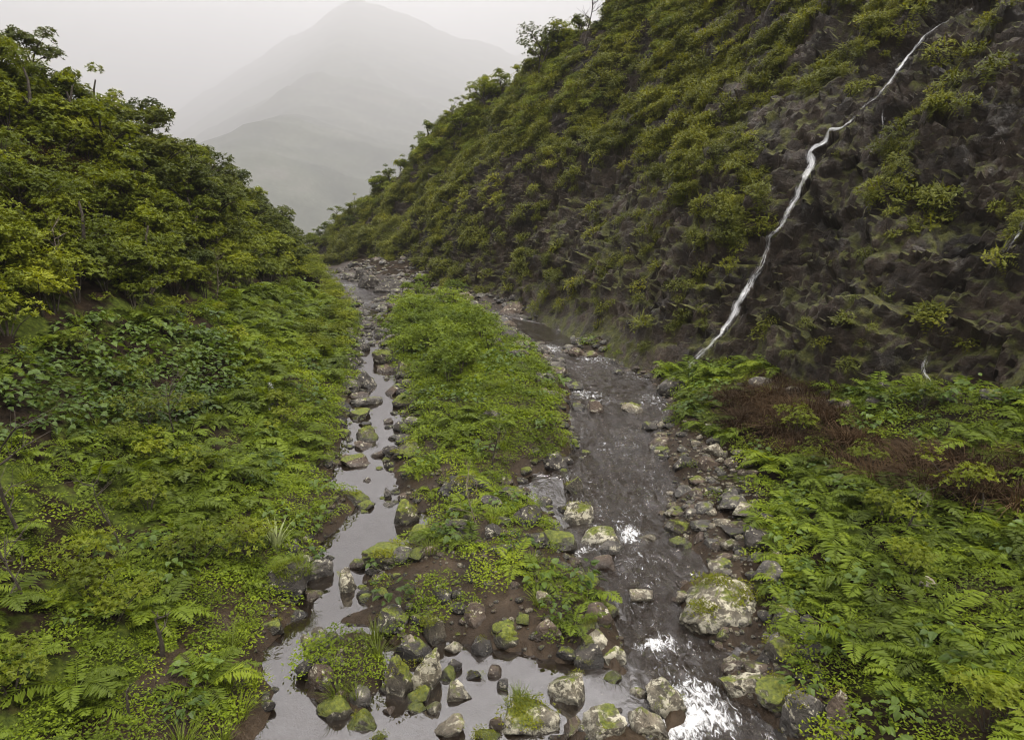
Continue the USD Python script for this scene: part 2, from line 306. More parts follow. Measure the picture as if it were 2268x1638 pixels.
def rock_mat(name, dark, mid, light, lichen=.0, moss=.4, wet=.12):
    """Stone with pale lichen, moss on what faces up, and a dark wet band just above its water line (the stone's own origin lies there)."""
    L0 = .62 - .16 * lichen
    usdkit.material(stage, LOOK + name, {
        'tc': ('texture_coordinate', {}), 'g': ('geometry', {}), 'o': ('object_info', {}),
        'off': ('vector_math', {'math_type': 'multiply_add', 'vector2': (37., 19., 11.)}), 'orand': ('combine_xyz', {}),
        'n': ('noise_texture', {'scale': 2.6, 'detail': 7.0, 'roughness': .62}), 'r': ('rgb_ramp', {'ramp': [(.28, dark), (.5, mid), (.72, light)]}),
        'nf': ('noise_texture', {'scale': 22.0, 'detail': 5.0, 'roughness': .65}), 'fr': ('map_range', {'from_min': .3, 'from_max': .7, 'to_min': .62, 'to_max': 1.3, 'clamp': True}),
        'grain': ('vector_math', {'math_type': 'scale'}),
        'ln': ('noise_texture', {'scale': 5.5, 'detail': 6.0, 'roughness': .7, 'distortion': .4}), 'lm': ('map_range', {'from_min': L0, 'from_max': L0 + .06, 'to_min': 0., 'to_max': .9 if lichen else 0., 'clamp': True}),
        'lm2': ('mix', {'mix_type': 'mix', 'color2': (.40, .37, .28)}),
        'sn': ('separate_xyz', {}), 'mn': ('noise_texture', {'scale': 2.1, 'detail': 5.0, 'roughness': .62}),
        'ms': ('math', {'math_type': 'multiply_add', 'value2': .42}), 'mm': ('map_range', {'from_min': .99 - .42 * moss, 'from_max': 1.10 - .42 * moss, 'to_min': 0., 'to_max': 1., 'clamp': True}),
        'mc': ('noise_texture', {'scale': 14.0, 'detail': 4.0}), 'mr': ('rgb_ramp', {'ramp': [(.3, (.040, .050, .006)), (.55, (.095, .110, .010)), (.75, (.165, .165, .018))]}),
        'mx': ('mix', {'mix_type': 'mix'}),
        'so': ('separate_xyz', {}), 'wz': ('math', {'math_type': 'multiply_add', 'value2': .22}), 'wm': ('map_range', {'from_min': wet + .05, 'from_max': wet + .20, 'to_min': .42, 'to_max': 1., 'clamp': True}),
        'wet': ('vector_math', {'math_type': 'scale'}), 'ro': ('map_range', {'from_min': .42, 'from_max': 1., 'to_min': .22, 'to_max': .72}),
        'bh': ('math', {'math_type': 'multiply_add', 'value2': .6}), 'b': ('bump', {'strength': 1.0, 'distance': .06}),
        'p': ('principled_bsdf', {'specular_ior_level': .4}),
    }, [('o.random', 'orand.x'), ('o.random', 'orand.y'), ('orand.vector', 'off.vector1'), ('tc.object', 'off.vector3'),
        ('off.vector', 'n.vector'), ('n.fac', 'r.fac'), ('off.vector', 'nf.vector'), ('nf.fac', 'fr.value'), ('r.color', 'grain.vector1'), ('fr.result', 'grain.scale'),
        ('off.vector', 'ln.vector'), ('ln.fac', 'lm.value'), ('lm.result', 'lm2.fac'), ('grain.vector', 'lm2.color1'),
        ('g.normal', 'sn.vector'), ('off.vector', 'mn.vector'), ('sn.z', 'ms.value1'), ('mn.fac', 'ms.value3'), ('ms.value', 'mm.value'),
        ('off.vector', 'mc.vector'), ('mc.fac', 'mr.fac'), ('mm.result', 'mx.fac'), ('lm2.color', 'mx.color1'), ('mr.color', 'mx.color2'),
        ('tc.object', 'so.vector'), ('mn.fac', 'wz.value1'), ('so.z', 'wz.value3'), ('wz.value', 'wm.value'), ('mx.color', 'wet.vector1'), ('wm.result', 'wet.scale'),
        ('wm.result', 'ro.value'), ('ro.result', 'p.roughness'), ('wet.vector', 'p.base_color'), ('nf.fac', 'bh.value1'), ('ln.fac', 'bh.value3'), ('bh.value', 'b.height'), ('b.normal', 'p.normal')], surface='p.BSDF')
rock_mat('lichen_rock', (.034, .028, .020), (.085, .072, .050), (.185, .160, .115), lichen=.8, moss=.3)
rock_mat('mossy_rock', (.018, .015, .010), (.048, .040, .028), (.105, .088, .062), lichen=.25, moss=.8)
rock_mat('dark_rock', (.010, .008, .006), (.028, .023, .019), (.064, .054, .045), lichen=.25, moss=.25)
rock_mat('brown_rock', (.026, .016, .010), (.060, .041, .028), (.120, .088, .062), lichen=.3, moss=.2)
rock_mat('grey_rock', (.026, .023, .020), (.064, .056, .048), (.130, .115, .098), lichen=.35, moss=.2)
rock_mat('pale_rock', (.055, .043, .029), (.130, .108, .076), (.240, .205, .150), lichen=.6, moss=.2)

def ground_mat(name, soil, green, cut, wet=False):
    usdkit.material(stage, LOOK + name, {
        'g': ('geometry', {}), 'n': ('noise_texture', {'scale': 1.3, 'detail': 7.0, 'roughness': .65}), 'r': ('rgb_ramp', {'ramp': soil}),
        'm': ('noise_texture', {'scale': .8, 'detail': 5.0, 'roughness': .6}), 'mm': ('map_range', {'from_min': cut, 'from_max': cut + .1, 'to_min': 0., 'to_max': 1., 'clamp': True}),
        'mc': ('noise_texture', {'scale': 9.0, 'detail': 4.0}), 'mr': ('rgb_ramp', {'ramp': green}), 'x': ('mix', {'mix_type': 'mix'}),
        'f': ('noise_texture', {'scale': 14.0, 'detail': 5.0, 'roughness': .7}), 'b': ('bump', {'strength': .8, 'distance': .06}),
        'p': ('principled_bsdf', {'roughness': .45 if wet else .9, 'specular_ior_level': .2 if wet else .08})},
        [('g.position', 'n.vector'), ('n.fac', 'r.fac'), ('g.position', 'm.vector'), ('m.fac', 'mm.value'), ('g.position', 'mc.vector'), ('mc.fac', 'mr.fac'),
         ('mm.result', 'x.fac'), ('r.color', 'x.color1'), ('mr.color', 'x.color2'), ('x.color', 'p.base_color'), ('g.position', 'f.vector'), ('f.fac', 'b.height'), ('b.normal', 'p.normal')], surface='p.BSDF')
GREENS = [(.3, (.022, .032, .006)), (.6, (.055, .070, .010)), (.8, (.095, .105, .014))]
ground_mat('hill_soil', [(.3, (.006, .0045, .003)), (.55, (.018, .012, .007)), (.75, (.040, .025, .013))], GREENS, .46)
ground_mat('bank_soil', [(.3, (.007, .005, .003)), (.55, (.018, .012, .007)), (.75, (.042, .030, .019))], GREENS, .60)
ground_mat('bed_gravel', [(.3, (.010, .006, .003)), (.55, (.026, .016, .008)), (.75, (.055, .038, .023))], GREENS, .66, wet=True)

# the cliff: dark wet basalt with purplish and brown tones, streaked with moss
usdkit.material(stage, LOOK + 'wet_basalt', {
    'g': ('geometry', {}), 'n': ('noise_texture', {'scale': .55, 'detail': 9.0, 'roughness': .68}),
    'r': ('rgb_ramp', {'ramp': [(.28, (.005, .0034, .0022)), (.45, (.016, .0106, .0064)), (.6, (.038, .026, .017)), (.78, (.092, .068, .050))]}),
    'n2': ('noise_texture', {'scale': 6.0, 'detail': 7.0, 'roughness': .7}), 'f2': ('map_range', {'from_min': .3, 'from_max': .7, 'to_min': .6, 'to_max': 1.45, 'clamp': True}), 'gr': ('vector_math', {'math_type': 'scale'}),
    'sn': ('separate_xyz', {}), 'mq': ('mapping', {'scale': (1.25, 1.25, .55)}), 'm': ('noise_texture', {'scale': .85, 'detail': 8.0, 'roughness': .66}), 'ms': ('math', {'math_type': 'multiply_add', 'value2': .20}),
    'mm': ('map_range', {'from_min': .545, 'from_max': .66, 'to_min': 0., 'to_max': .95, 'clamp': True}),
    'mc': ('noise_texture', {'scale': 5.0, 'detail': 6.0, 'roughness': .65}), 'mr': ('rgb_ramp', {'ramp': [(.3, (.022, .024, .006)), (.52, (.058, .060, .011)), (.75, (.115, .105, .018))]}),
    'x': ('mix', {'mix_type': 'mix'}), 'ro': ('map_range', {'from_min': 0., 'from_max': 1., 'to_min': .36, 'to_max': .85}),
        'n3': ('noise_texture', {'scale': 1.9, 'detail': 6.0, 'roughness': .65, 'type': 'ridged_multifractal'}), 'bh': ('math', {'math_type': 'multiply_add', 'value2': .55}), 'b': ('bump', {'strength': 1.0, 'distance': .20}),
    'p': ('principled_bsdf', {'specular_ior_level': .34})},
    [('g.position', 'n.vector'), ('n.fac', 'r.fac'), ('g.position', 'n2.vector'), ('n2.fac', 'f2.value'), ('r.color', 'gr.vector1'), ('f2.result', 'gr.scale'),
     ('g.normal', 'sn.vector'), ('g.position', 'mq.vector'), ('mq.vector', 'm.vector'), ('sn.z', 'ms.value1'), ('m.fac', 'ms.value3'), ('ms.value', 'mm.value'),
     ('g.position', 'mc.vector'), ('mc.fac', 'mr.fac'), ('mm.result', 'x.fac'), ('gr.vector', 'x.color1'), ('mr.color', 'x.color2'), ('x.color', 'p.base_color'),
     ('mm.result', 'ro.value'), ('ro.result', 'p.roughness'), ('g.position', 'n3.vector'), ('n3.fac', 'bh.value1'), ('n2.fac', 'bh.value3'), ('bh.value', 'b.height'), ('b.normal', 'p.normal')], surface='p.BSDF')

# stream water: brown and half clear over its bed, mirror-like where calm, rippled where it runs, white where it breaks
usdkit.material(stage, LOOK + 'stream_water', {
    'g': ('geometry', {}), 'fl': ('attribute', {'attribute': 'flow'}), 'fo': ('attribute', {'attribute': 'foam'}),
    'mp': ('mapping', {'scale': (1.0, .42, 1.0), 'rotation': (0, 0, -.12)}), 'rip': ('noise_texture', {'scale': 2.6, 'detail': 5.0, 'roughness': .62, 'distortion': 1.8}),
    'cal': ('noise_texture', {'scale': 2.2, 'detail': 2.0}), 'a': ('math', {'math_type': 'multiply'}), 'c': ('math', {'math_type': 'multiply_add', 'value2': .035}),
    'b': ('bump', {'strength': 1.0, 'distance': .34}),
    'mud': ('diffuse_bsdf', {'color': (.024, .017, .011)}), 'clear': ('transparent_bsdf', {'color': (.36, .24, .14)}), 'body': ('mix_closure', {'fac': .2}),
    'gl': ('glossy_bsdf', {'color': (.97, .95, .95), 'roughness': .025}), 'io': ('map_range', {'from_min': .15, 'from_max': .8, 'to_min': 2.3, 'to_max': 1.72, 'clamp': True}), 'fr': ('fresnel', {}), 'w': ('mix_closure', {}),
    'fn': ('noise_texture', {'scale': 10.0, 'detail': 7.0, 'roughness': .72, 'distortion': .9}), 'fq': ('map_range', {'from_min': .3, 'from_max': .7, 'to_min': 0., 'to_max': 1., 'clamp': True}), 'fs': ('math', {'math_type': 'add'}), 'fm': ('map_range', {'from_min': 1.0, 'from_max': 1.5, 'to_min': 0., 'to_max': .85, 'clamp': True}),
    'white': ('diffuse_bsdf', {'color': (.62, .62, .62)}), 'out': ('mix_closure', {})},
    [('g.position', 'mp.vector'), ('mp.vector', 'rip.vector'), ('g.position', 'cal.vector'), ('rip.fac', 'a.value1'), ('fl.fac', 'a.value2'), ('cal.fac', 'c.value1'), ('a.value', 'c.value3'), ('c.value', 'b.height'),
     ('mud.BSDF', 'body.closure2'), ('clear.BSDF', 'body.closure1'), ('b.normal', 'gl.normal'), ('fl.fac', 'io.value'), ('io.result', 'fr.IOR'), ('b.normal', 'fr.normal'), ('fr.fac', 'w.fac'), ('body.closure', 'w.closure1'), ('gl.BSDF', 'w.closure2'),
     ('mp.vector', 'fn.vector'), ('fn.fac', 'fq.value'), ('fq.result', 'fs.value1'), ('fo.fac', 'fs.value2'), ('fs.value', 'fm.value'), ('fm.result', 'out.fac'), ('w.closure', 'out.closure1'), ('white.BSDF', 'out.closure2')], surface='out.closure')
usdkit.material(stage, LOOK + 'falling_water', {
    'at': ('attribute', {'attribute': 'across'}), 'al': ('attribute', {'attribute': 'along'}), 'cv': ('combine_xyz', {}),
    'n': ('noise_texture', {'scale': 1.0, 'detail': 7.0, 'roughness': .75, 'distortion': .8}), 'd': ('attribute', {'attribute': 'body'}), 's': ('math', {'math_type': 'add'}),
    'm': ('map_range', {'from_min': .88, 'from_max': 1.22, 'to_min': 0., 'to_max': .68, 'clamp': True}),
    'w': ('principled_bsdf', {'base_color': (.66, .66, .66), 'roughness': .4}), 't': ('transparent_bsdf', {}), 'x': ('mix_closure', {})},
    [('at.fac', 'cv.x'), ('al.fac', 'cv.y'), ('cv.vector', 'n.vector'), ('n.fac', 's.value1'), ('d.fac', 's.value2'), ('s.value', 'm.value'), ('m.result', 'x.fac'), ('t.BSDF', 'x.closure1'), ('w.BSDF', 'x.closure2')], surface='x.closure')
simple_mat('mountain_green', [(.3, (.018, .022, .012)), (.6, (.045, .05, .03)), (.8, (.08, .072, .06))], .004, .9, .5, 30.0)
usdkit.material(stage, LOOK + 'valley_haze', {'v': ('principled_volume', {'color': (.42, .412, .415), 'density': .0003, 'anisotropy': 0.1})}, [], volume='v.volume')

# ------------------------------------------------------------------ setting: ground, cliff, water, mountains, haze
def zone(name, faces, mat, label):
    v, f, _ = compact(V, Q[faces]); return top(name, (v, f), mat, label, kind='structure', smooth=True)
zone('hillside', m_left, 'hill_soil', 'dark soil of the overgrown hillside left of the stream')
zone('stream_bank', m_right & ~m_left, 'bank_soil', 'gravelly brown bank between the right channel and the cliff')
zone('riverbed', ~m_left & ~m_right, 'bed_gravel', 'brown gravel bed and islands of the stream')
keep = CQ
top('cliff', (CLIFF.reshape(-1, 3), keep), 'wet_basalt', 'steep dark wet basalt cliff streaked with moss along the right of the valley', kind='structure', smooth=48)

near = shapely.contains_xy(WATER.buffer(.7), gx[None, :], gy[:, None])
wi, wj = np.nonzero(near[:-1, :-1] & near[1:, 1:] & near[1:, :-1] & near[:-1, 1:])
n_ = len(gx); wa = wi * n_ + wj
wq, wused = None, None
used, inv = np.unique(np.stack([wa, wa + 1, wa + n_ + 1, wa + n_], -1), return_inverse=True)
wx, wy = gx[used % n_], gy[used // n_]
FOAM = [(1110,695,40,8,.35),(1215,772,26,10,.62),(1330,795,62,14,.42),(1345,815,70,10,.3),(1295,872,48,10,.48),(1340,885,30,8,.35),(1450,885,45,14,.42),(1480,905,30,10,.38),
        (1335,1130,22,12,.3),(1395,1185,24,18,.72),(1375,1165,14,12,.5),(1292,1222,24,14,.5),(1330,1228,14,8,.3),(1470,1150,20,10,.25),(1455,1430,42,16,.74),(1475,1410,40,12,.35),(1500,1440,50,14,.3),
        (1500,1490,60,20,.38),(1515,1505,26,22,.5),(1530,1545,56,38,.74),(1545,1590,74,42,.78),(1590,1610,70,24,.5),(1500,1612,66,30,.8),(1660,1590,36,26,.35),(1690,1625,40,20,.4),
        (790,640,40,6,.36),(765,632,30,6,.4),(800,668,30,6,.25),(712,602,22,7,.45),(1300,795,16,5,.5),(1420,838,30,8,.4),(1600,1420,30,30,.2),(1440,1330,40,40,.06),(1420,1110,60,40,.06)]
wuv = proj(np.column_stack([wx, wy, STREAM(wy)]))
foam = np.zeros(len(wx))
for u, v, a, b, s in FOAM: foam = np.maximum(foam, (s + .04) * np.exp(-.5 * (((wuv[:, 0] - u) / a) ** 2 + ((wuv[:, 1] - v) / b) ** 2) ** 1.3))
flow = gaussian_filter(shapely.contains_xy(WR.buffer(.1).difference(WL.buffer(.05)), GX, GY).astype(float), 4)[used // n_, used % n_]
calm = inside(wuv, [(1150,1045),(1250,1060),(1260,1120),(1300,1150),(1230,1180),(1140,1100)]) | inside(wuv, [(1120,700),(1290,735),(1290,765),(1180,750)])
flow = flow * np.where(calm, .22, 1.) + .35 * smoothstep(700, 640, wuv[:, 1]) + .5 * np.clip(foam, 0, .6)
foam = np.maximum(foam, .30 * smoothstep(.6, 1., flow) * smoothstep(760, 800, wuv[:, 1]) * smoothstep(.42, .62, fbm(np.column_stack([wx * .9, wy * .35, 0 * wx]), 3, 53)))
wp = np.column_stack([wx, wy, 0 * wx])
swell = (fbm(wp * np.array([2.1, .9, 1]), 3, 51) - .5) * .16 * np.clip(flow, 0, 1.2) + (fbm(wp * 5, 3, 52) - .3) * .30 * np.clip(foam - .25, 0, 1)
top('stream', (np.column_stack([wx, wy, STREAM(wy) + swell]), inv.reshape(-1, 4)), 'stream_water', 'shallow brown stream running in two channels down the valley', kind='structure', smooth=True, primvars={'foam': foam, 'flow': np.clip(flow, 0, 1)})

# far mountains: real peaks hundreds of metres off, dimmed by the haze
def mountain(name, label, nose, toward, length, climb, flank, z0, seed, step, rough, shoulder, gentle=1.0, steepen=0.0):
    """A ridge that starts at its nose and climbs away, with flanks of even steepness."""
    nose, d = np.array(nose, float), np.array(toward, float) - nose; d /= np.hypot(*d); pad = 2000
    xs = np.arange(min(nose[0], nose[0] + d[0] * length) - 3600, max(nose[0], nose[0] + d[0] * length) + 3600, step); ys = np.arange(nose[1] - pad, nose[1] + d[1] * length + 2400, step)
    A, B, q = rect_grid(xs, ys); p = np.stack([A, B, 0 * A], -1); w = 360 * (fbm(p / 1680, 3, seed + 3) - .5)
    a = (A - nose[0]) * d[0] + (B - nose[1]) * d[1]; b_ = -(A - nose[0]) * d[1] + (B - nose[1]) * d[0] + w
    z = z0 + climb * np.clip(a, 0, length) + steepen * np.clip(a, 0, length) ** 2 + shoulder * (1 - np.exp(-np.clip(a, 0, None) / 600)) - .8 * np.clip(-a, 0, None) - .6 * np.clip(a - length, 0, None) - flank * np.where(b_ > 0, 1, gentle) * (np.sqrt(b_ ** 2 + 120 ** 2) - 120)
    z = np.clip(z + rough * (rib(p / 920, 4, seed) - .6) + .3 * rough * (fbm(p / 180, 3, seed + 1) - .5), -250, None)
    top(name, (np.column_stack([A.ravel(), B.ravel(), z.ravel()]), q), 'mountain_green', label, kind='structure', smooth=True)
mountain('mountain', 'steep far mountain fading into cloud at the head of the valley', (-985, 1950), (-2350, 10600), 9200, .26, .66, 100, 61, 70, 200, 60, .42, 1.3e-5)
mountain('ridge', 'nearer misty ridge rising to the right behind the cliff', (-1250, 3900), (200, 11000), 8000, .27, .55, 120, 67, 64, 200, 90, 1., 1.1e-5)
b = trimesh.creation.box(extents=(40000, 40000, 4000)); b.apply_translation((0, 14000, 4000 / 2 - 262))
top('haze', b, 'valley_haze', 'thin pale mist filling the whole valley', kind='stuff')
# ------------------------------------------------------------------ plants, one source of each kind
def rotz(v, a):
    c, s = math.cos(a), math.sin(a); return v @ np.array([[c, s, 0], [-s, c, 0], [0, 0, 1.0]])

def diamonds(base, along, side, L, W, bend=0.0):
    """Leaves as pairs of triangles: base points, unit directions, unit side vectors, lengths, widths."""
    n = len(base); L = np.broadcast_to(L, (n,))[:, None]; W = np.broadcast_to(W, (n,))[:, None]
    nrm = np.cross(along, side)
    mid = base + along * L * .45 + nrm * L * bend
    v = np.stack([base, mid + side * W * .5, base + along * L, mid - side * W * .5], 1).reshape(-1, 3)
    k = np.arange(n)[:, None] * 4
    return v, np.vstack([k + [0, 1, 2], k + [0, 2, 3]])

def unit(a): return a / (np.linalg.norm(a, axis=-1, keepdims=True) + 1e-9)

def frond(r, L=.9, pairs=17, rise=.75, droop=.75, width=.24, stem=True):
    t = np.linspace(.14, .99, pairs)
    path = lambda t: np.stack([L * (t * .92 - .10 * t ** 3), 0.10 * L * math.sin(r.uniform(0, 6)) * t ** 2, L * (rise * t - droop * t ** 2)], -1)
    k = r.uniform(-.1, .1); path = lambda t: np.stack([L * (.92 * t - .10 * t ** 3), k * L * t ** 2, L * (rise * t - droop * t ** 2)], -1)
    p = path(t); tang = unit(path(t + .01) - p); up = unit(np.cross(tang, np.cross([0, 0, 1.0], tang)))
    lat = unit(np.cross(up, tang)); ms = []
    for s in (-1, 1):
        w = width * L * np.sin(np.pi * np.clip(t * .86 + .12, 0, 1)) ** .8 * r.uniform(.85, 1.1, pairs)
        d = unit(s * lat + .42 * tang - .25 * up + .12 * r.normal(size=(pairs, 3)))
        ms.append(diamonds(p, d, unit(tang + .15 * r.normal(size=(pairs, 3))), w, .062 * L * np.ones(pairs), .04))
    if stem: ms.append(tube(path(np.linspace(0, 1, 6)), np.linspace(.008, .002, 6) * L, 3))
    return cat_mesh(ms)

def leaf_disc(r, n, rad, h, size, tilt=.45):
    a = r.uniform(0, 2 * np.pi, n); q = rad * np.sqrt(r.uniform(0, 1, n))
    z = h * (1 - (q / rad) ** 2 * .7) * r.uniform(.35, 1.0, n)
    b = np.stack([q * np.cos(a), q * np.sin(a), z], -1); g = r.uniform(0, 2 * np.pi, n)
    along = unit(np.stack([np.cos(g), np.sin(g), r.normal(0, tilt, n)], -1)); side = unit(np.cross(along, unit(np.array([0, 0, 1.0]) + .35 * r.normal(size=(n, 3)))))
    s = size * r.uniform(.6, 1.25, n)
    return diamonds(b, along, side, s, s * .55, .06)

def broad_plant(r, n=26, size=.19, h=.55, rad=.42):
    ms = []; a = r.uniform(0, 2 * np.pi, n); q = rad * np.sqrt(r.uniform(.02, 1, n)); z = h * r.uniform(.45, 1, n) * (1 - .35 * (q / rad) ** 2)
    b = np.stack([q * np.cos(a), q * np.sin(a), z], -1)
    along = unit(np.stack([np.cos(a), np.sin(a), -.25 + .3 * r.normal(size=n)], -1)); side = unit(np.cross(along, unit(np.array([0, 0, 1.0]) + .3 * r.normal(size=(n, 3))))); up = np.cross(side, along)
    s = size * r.uniform(.65, 1.2, n)[:, None]
    pts = [b, b + along * s * .18 + side * s * .36 + up * s * .06, b + along * s * .62 + side * s * .27 + up * s * .05, b + along * s - up * s * .10, b + along * s * .62 - side * s * .27 + up * s * .05, b + along * s * .18 - side * s * .36 + up * s * .06, b + along * s * .5 - up * s * .02]
    v = np.stack(pts, 1).reshape(-1, 3); k = np.arange(n)[:, None] * 7
    ms.append((v, np.vstack([k + [6, i, (i + 1) % 6] for i in range(6)])))
    return cat_mesh(ms)

def blades(r, n, L, w, spread=.6, rad=.12):
    a = r.uniform(0, 2 * np.pi, n); b = rad * np.sqrt(r.uniform(0, 1, n))[:, None] * np.stack([np.cos(a), np.sin(a), 0 * a], -1)
    l = L * r.uniform(.55, 1.1, n); lean = spread * r.uniform(.2, 1.1, n); d = np.stack([np.cos(a), np.sin(a), 0 * a], -1); sd = np.stack([-np.sin(a), np.cos(a), 0 * a], -1)
    row = lambda t: b + d * (lean * l * t ** 1.8)[:, None] + np.array([0, 0, 1.0]) * (l * (t - .42 * lean * t ** 2.2))[:, None]
    t = [0, .4, .75, 1.0]; ws = [w, w * .9, w * .55]; vs = []
    for k in range(3): vs += [row(np.full(n, t[k])) - sd * ws[k] / 2, row(np.full(n, t[k])) + sd * ws[k] / 2]
    vs.append(row(np.full(n, 1.0))); v = np.stack(vs, 1).reshape(-1, 3); k = np.arange(n)[:, None] * 7
    return v, np.vstack([k + f for f in ([0, 1, 3], [0, 3, 2], [2, 3, 5], [2, 5, 4], [4, 5, 6])])

def rosettes(r, centres, outs, n=6, size=.14):
    m = len(centres); g = r.uniform(0, 2 * np.pi, m)[:, None] + np.arange(n) * 2 * np.pi / n + r.normal(0, .25, (m, n))
    o = unit(outs); a = unit(np.cross(o, np.array([.31, .77, .55]))); b = np.cross(o, a)
    along = unit(np.cos(g)[..., None] * a[:, None] + np.sin(g)[..., None] * b[:, None] + (.35 + .25 * r.normal(size=(m, n)))[..., None] * o[:, None])
    base_ = np.repeat(centres[:, None], n, 1); al = along.reshape(-1, 3); side = unit(np.cross(np.repeat(o[:, None], n, 1).reshape(-1, 3), al)); s = size * r.uniform(.7, 1.2, m * n)
    return diamonds(base_.reshape(-1, 3), al, side, s, s * .42, .05)

def crown(r, clumps, per, size, fill=.30):
    ms = []
    for c, rad, hgt in clumps:
        d = unit(r.normal(size=(per, 3))); d[:, 2] = np.where(d[:, 2] < -.15, -d[:, 2] * .6, d[:, 2]); d = unit(d)
        q = np.where(r.uniform(size=per) < fill, r.uniform(.35, .9, per), r.uniform(.86, 1.12, per))
        p = np.array(c) + d * q[:, None] * np.array([rad, rad, hgt])
        ms.append(rosettes(r, p, d * np.array([.6, .6, 1.2]) + np.array([0, 0, .5]), 6, size))
    return cat_mesh(ms)

def tree_shape(seed, h=3.2, spread=1.25, limbs=6, per=34, leaf=.15, lean=.25, bare=.35):
    r = np.random.default_rng(seed); ms = []; a0 = r.uniform(0, 6.28); t = np.linspace(0, 1, 7)
    trunk = np.stack([lean * h * t ** 1.6 * math.cos(a0) + .05 * h * np.sin(5 * t + a0), lean * h * t ** 1.6 * math.sin(a0) + .04 * h * np.cos(4 * t) - .04 * h, -.3 + (h * .72 + .3) * t], -1)
    ms.append(tube(trunk, np.linspace(.030, .010, 7) * h, 6)); clumps = [(trunk[-1] + [0, 0, .12 * h], .30 * spread, .22 * spread)]
    for k in range(limbs):
        st = r.uniform(bare, .9); s = trunk[int(st * 6)]; a = 2.4 * k + r.uniform(-.5, .5); ln = spread * r.uniform(.65, 1.15) * (1.05 - .35 * st)
        e = s + np.array([math.cos(a) * ln, math.sin(a) * ln, h * r.uniform(.10, .34)]); u = np.linspace(0, 1, 5)[:, None]
        pth = s + (e - s) * u + np.array([0, 0, .12 * h]) * np.sin(np.pi * u) * .5; ms.append(tube(pth, np.linspace(.014, .005, 5) * h, 4))
        clumps.append((e + [0, 0, .03], spread * r.uniform(.32, .5), spread * r.uniform(.28, .42)))
        for j in range(2):
            e2 = pth[3] + np.array([r.normal(0, .3), r.normal(0, .3), r.uniform(.05, .35)]) * spread; ms.append(tube([pth[2], (pth[2] + e2) / 2 + [0, 0, .05], e2], np.linspace(.008, .003, 3) * h, 3))
            clumps.append((e2, spread * r.uniform(.22, .34), spread * r.uniform(.18, .3)))
    return cat_mesh(ms), crown(r, clumps, per, leaf)

def bare_tree_shape(seed, h=2.4, twigs=9, thick=.02):
    r = np.random.default_rng(seed); t = np.linspace(0, 1, 8); a0 = r.uniform(0, 6.28)
    trunk = np.stack([.10 * h * np.sin(3 * t + a0), .08 * h * np.sin(4 * t + 1), -.25 + (h + .25) * t], -1); tr = tube(trunk, np.linspace(thick, thick * .3, 8) * h, 6); out = []
    for k in range(twigs):
        s = trunk[r.integers(3, 8)]; a = r.uniform(0, 6.28); l = h * r.uniform(.18, .42); d = np.array([math.cos(a), math.sin(a), r.uniform(.3, 1.2)]); m1 = s + d * l * .5 + r.normal(0, .04, 3) * h; e = s + d * l + r.normal(0, .08, 3) * h
        ms = [tube([s, m1, e], np.array([.35, .24, .1]) * thick * h, 4)]
        for j in range(3):
            e2 = m1 + (e - m1) * r.uniform(0, 1) + r.normal(0, .11, 3) * h + [0, 0, .08 * h]; ms.append(tube([m1, e2], np.array([.18, .07]) * thick * h, 3))
        out.append(cat_mesh(ms))
    return tr, out

SRC = '/World/'
def source(name, parts):
    """An abstract plant that copies refer to: parts is a list of (part name, mesh, material)."""
    p = stage.CreateClassPrim(SRC + name); UsdGeom.Xform(p); p.SetTypeName('Xform'); n = {}
    for nm, m, mat in parts:
        k = n.get(nm, 0); n[nm] = k + 1
        put_mesh(f'{p.GetPath()}/{nm}' + (f'_{k:03d}' if k else ''), m, mat)
    return str(p.GetPath())

KIND = {}
def variants(kind, n, make): KIND[kind] = [source(f'{kind}_source_{k:03d}', make(np.random.default_rng(1000 * (len(KIND) + 1) + k), k)) for k in range(n)]
def fern(r, k, far=False):
    n = [8, 9, 10, 11][k % 4]; L = .85; fr = []
    for i in range(n):
        f = frond(r, L * r.uniform(.7, 1.1), 11 if far else 18, r.uniform(.55, 1.15), r.uniform(.65, .95), r.uniform(.22, .28))
        fr.append((rotz(f[0], 2 * np.pi * i / n + r.uniform(-.25, .25)), f[1]))
    return [('foliage', cat_mesh(fr), 'fern_green')] if far else [('frond', f, 'fern_green') for f in fr]
variants('fern', 5, fern)
variants('small_fern', 4, lambda r, k: fern(r, k, True))
variants('herb', 4, lambda r, k: [('foliage', leaf_disc(r, 170, .45, .26, .075), 'herb_green')])
variants('leafy_plant', 4, lambda r, k: [('foliage', broad_plant(r), 'broad_leaf')])
variants('grass_tuft', 3, lambda r, k: [('foliage', blades(r, 70, .42, .012, .9), 'grass_green')])
variants('moss_tuft', 3, lambda r, k: [('foliage', leaf_disc(r, 150, .22, .07, .040, .7), 'moss_green')])
def shrub(mat):
    def f(r, k):
        cl = [((r.normal(0, .32), r.normal(0, .32), r.uniform(.35, .85)), r.uniform(.25, .42), r.uniform(.2, .34)) for _ in range(6)]
        st = cat_mesh([tube([[0, 0, -.2], [c[0] * .5, c[1] * .5, c[2] * .5], list(c)], [.02, .013, .006], 4) for c, _, _ in cl])
        return [('stem', st, 'bark'), ('foliage', crown(r, cl, 34, .085), mat)]
    return f
variants('shrub', 4, shrub('tree_leaf'))
variants('yellow_shrub', 3, shrub('yellow_leaf'))
def cliff_clump(r, k):
    ms = [blades(r, 12, .5, .03, 1.3, .2)]
    for i in range(6):
        f = frond(r, .55 * r.uniform(.7, 1.2), 9, .35, .95, .27, False); ms.append((rotz(f[0], r.uniform(0, 6.28)), f[1]))
    ms.append(leaf_disc(r, 120, .42, .30, .115, .6)); return [('foliage', cat_mesh(ms), 'cliff_green')]
variants('cliff_plant', 5, cliff_clump)
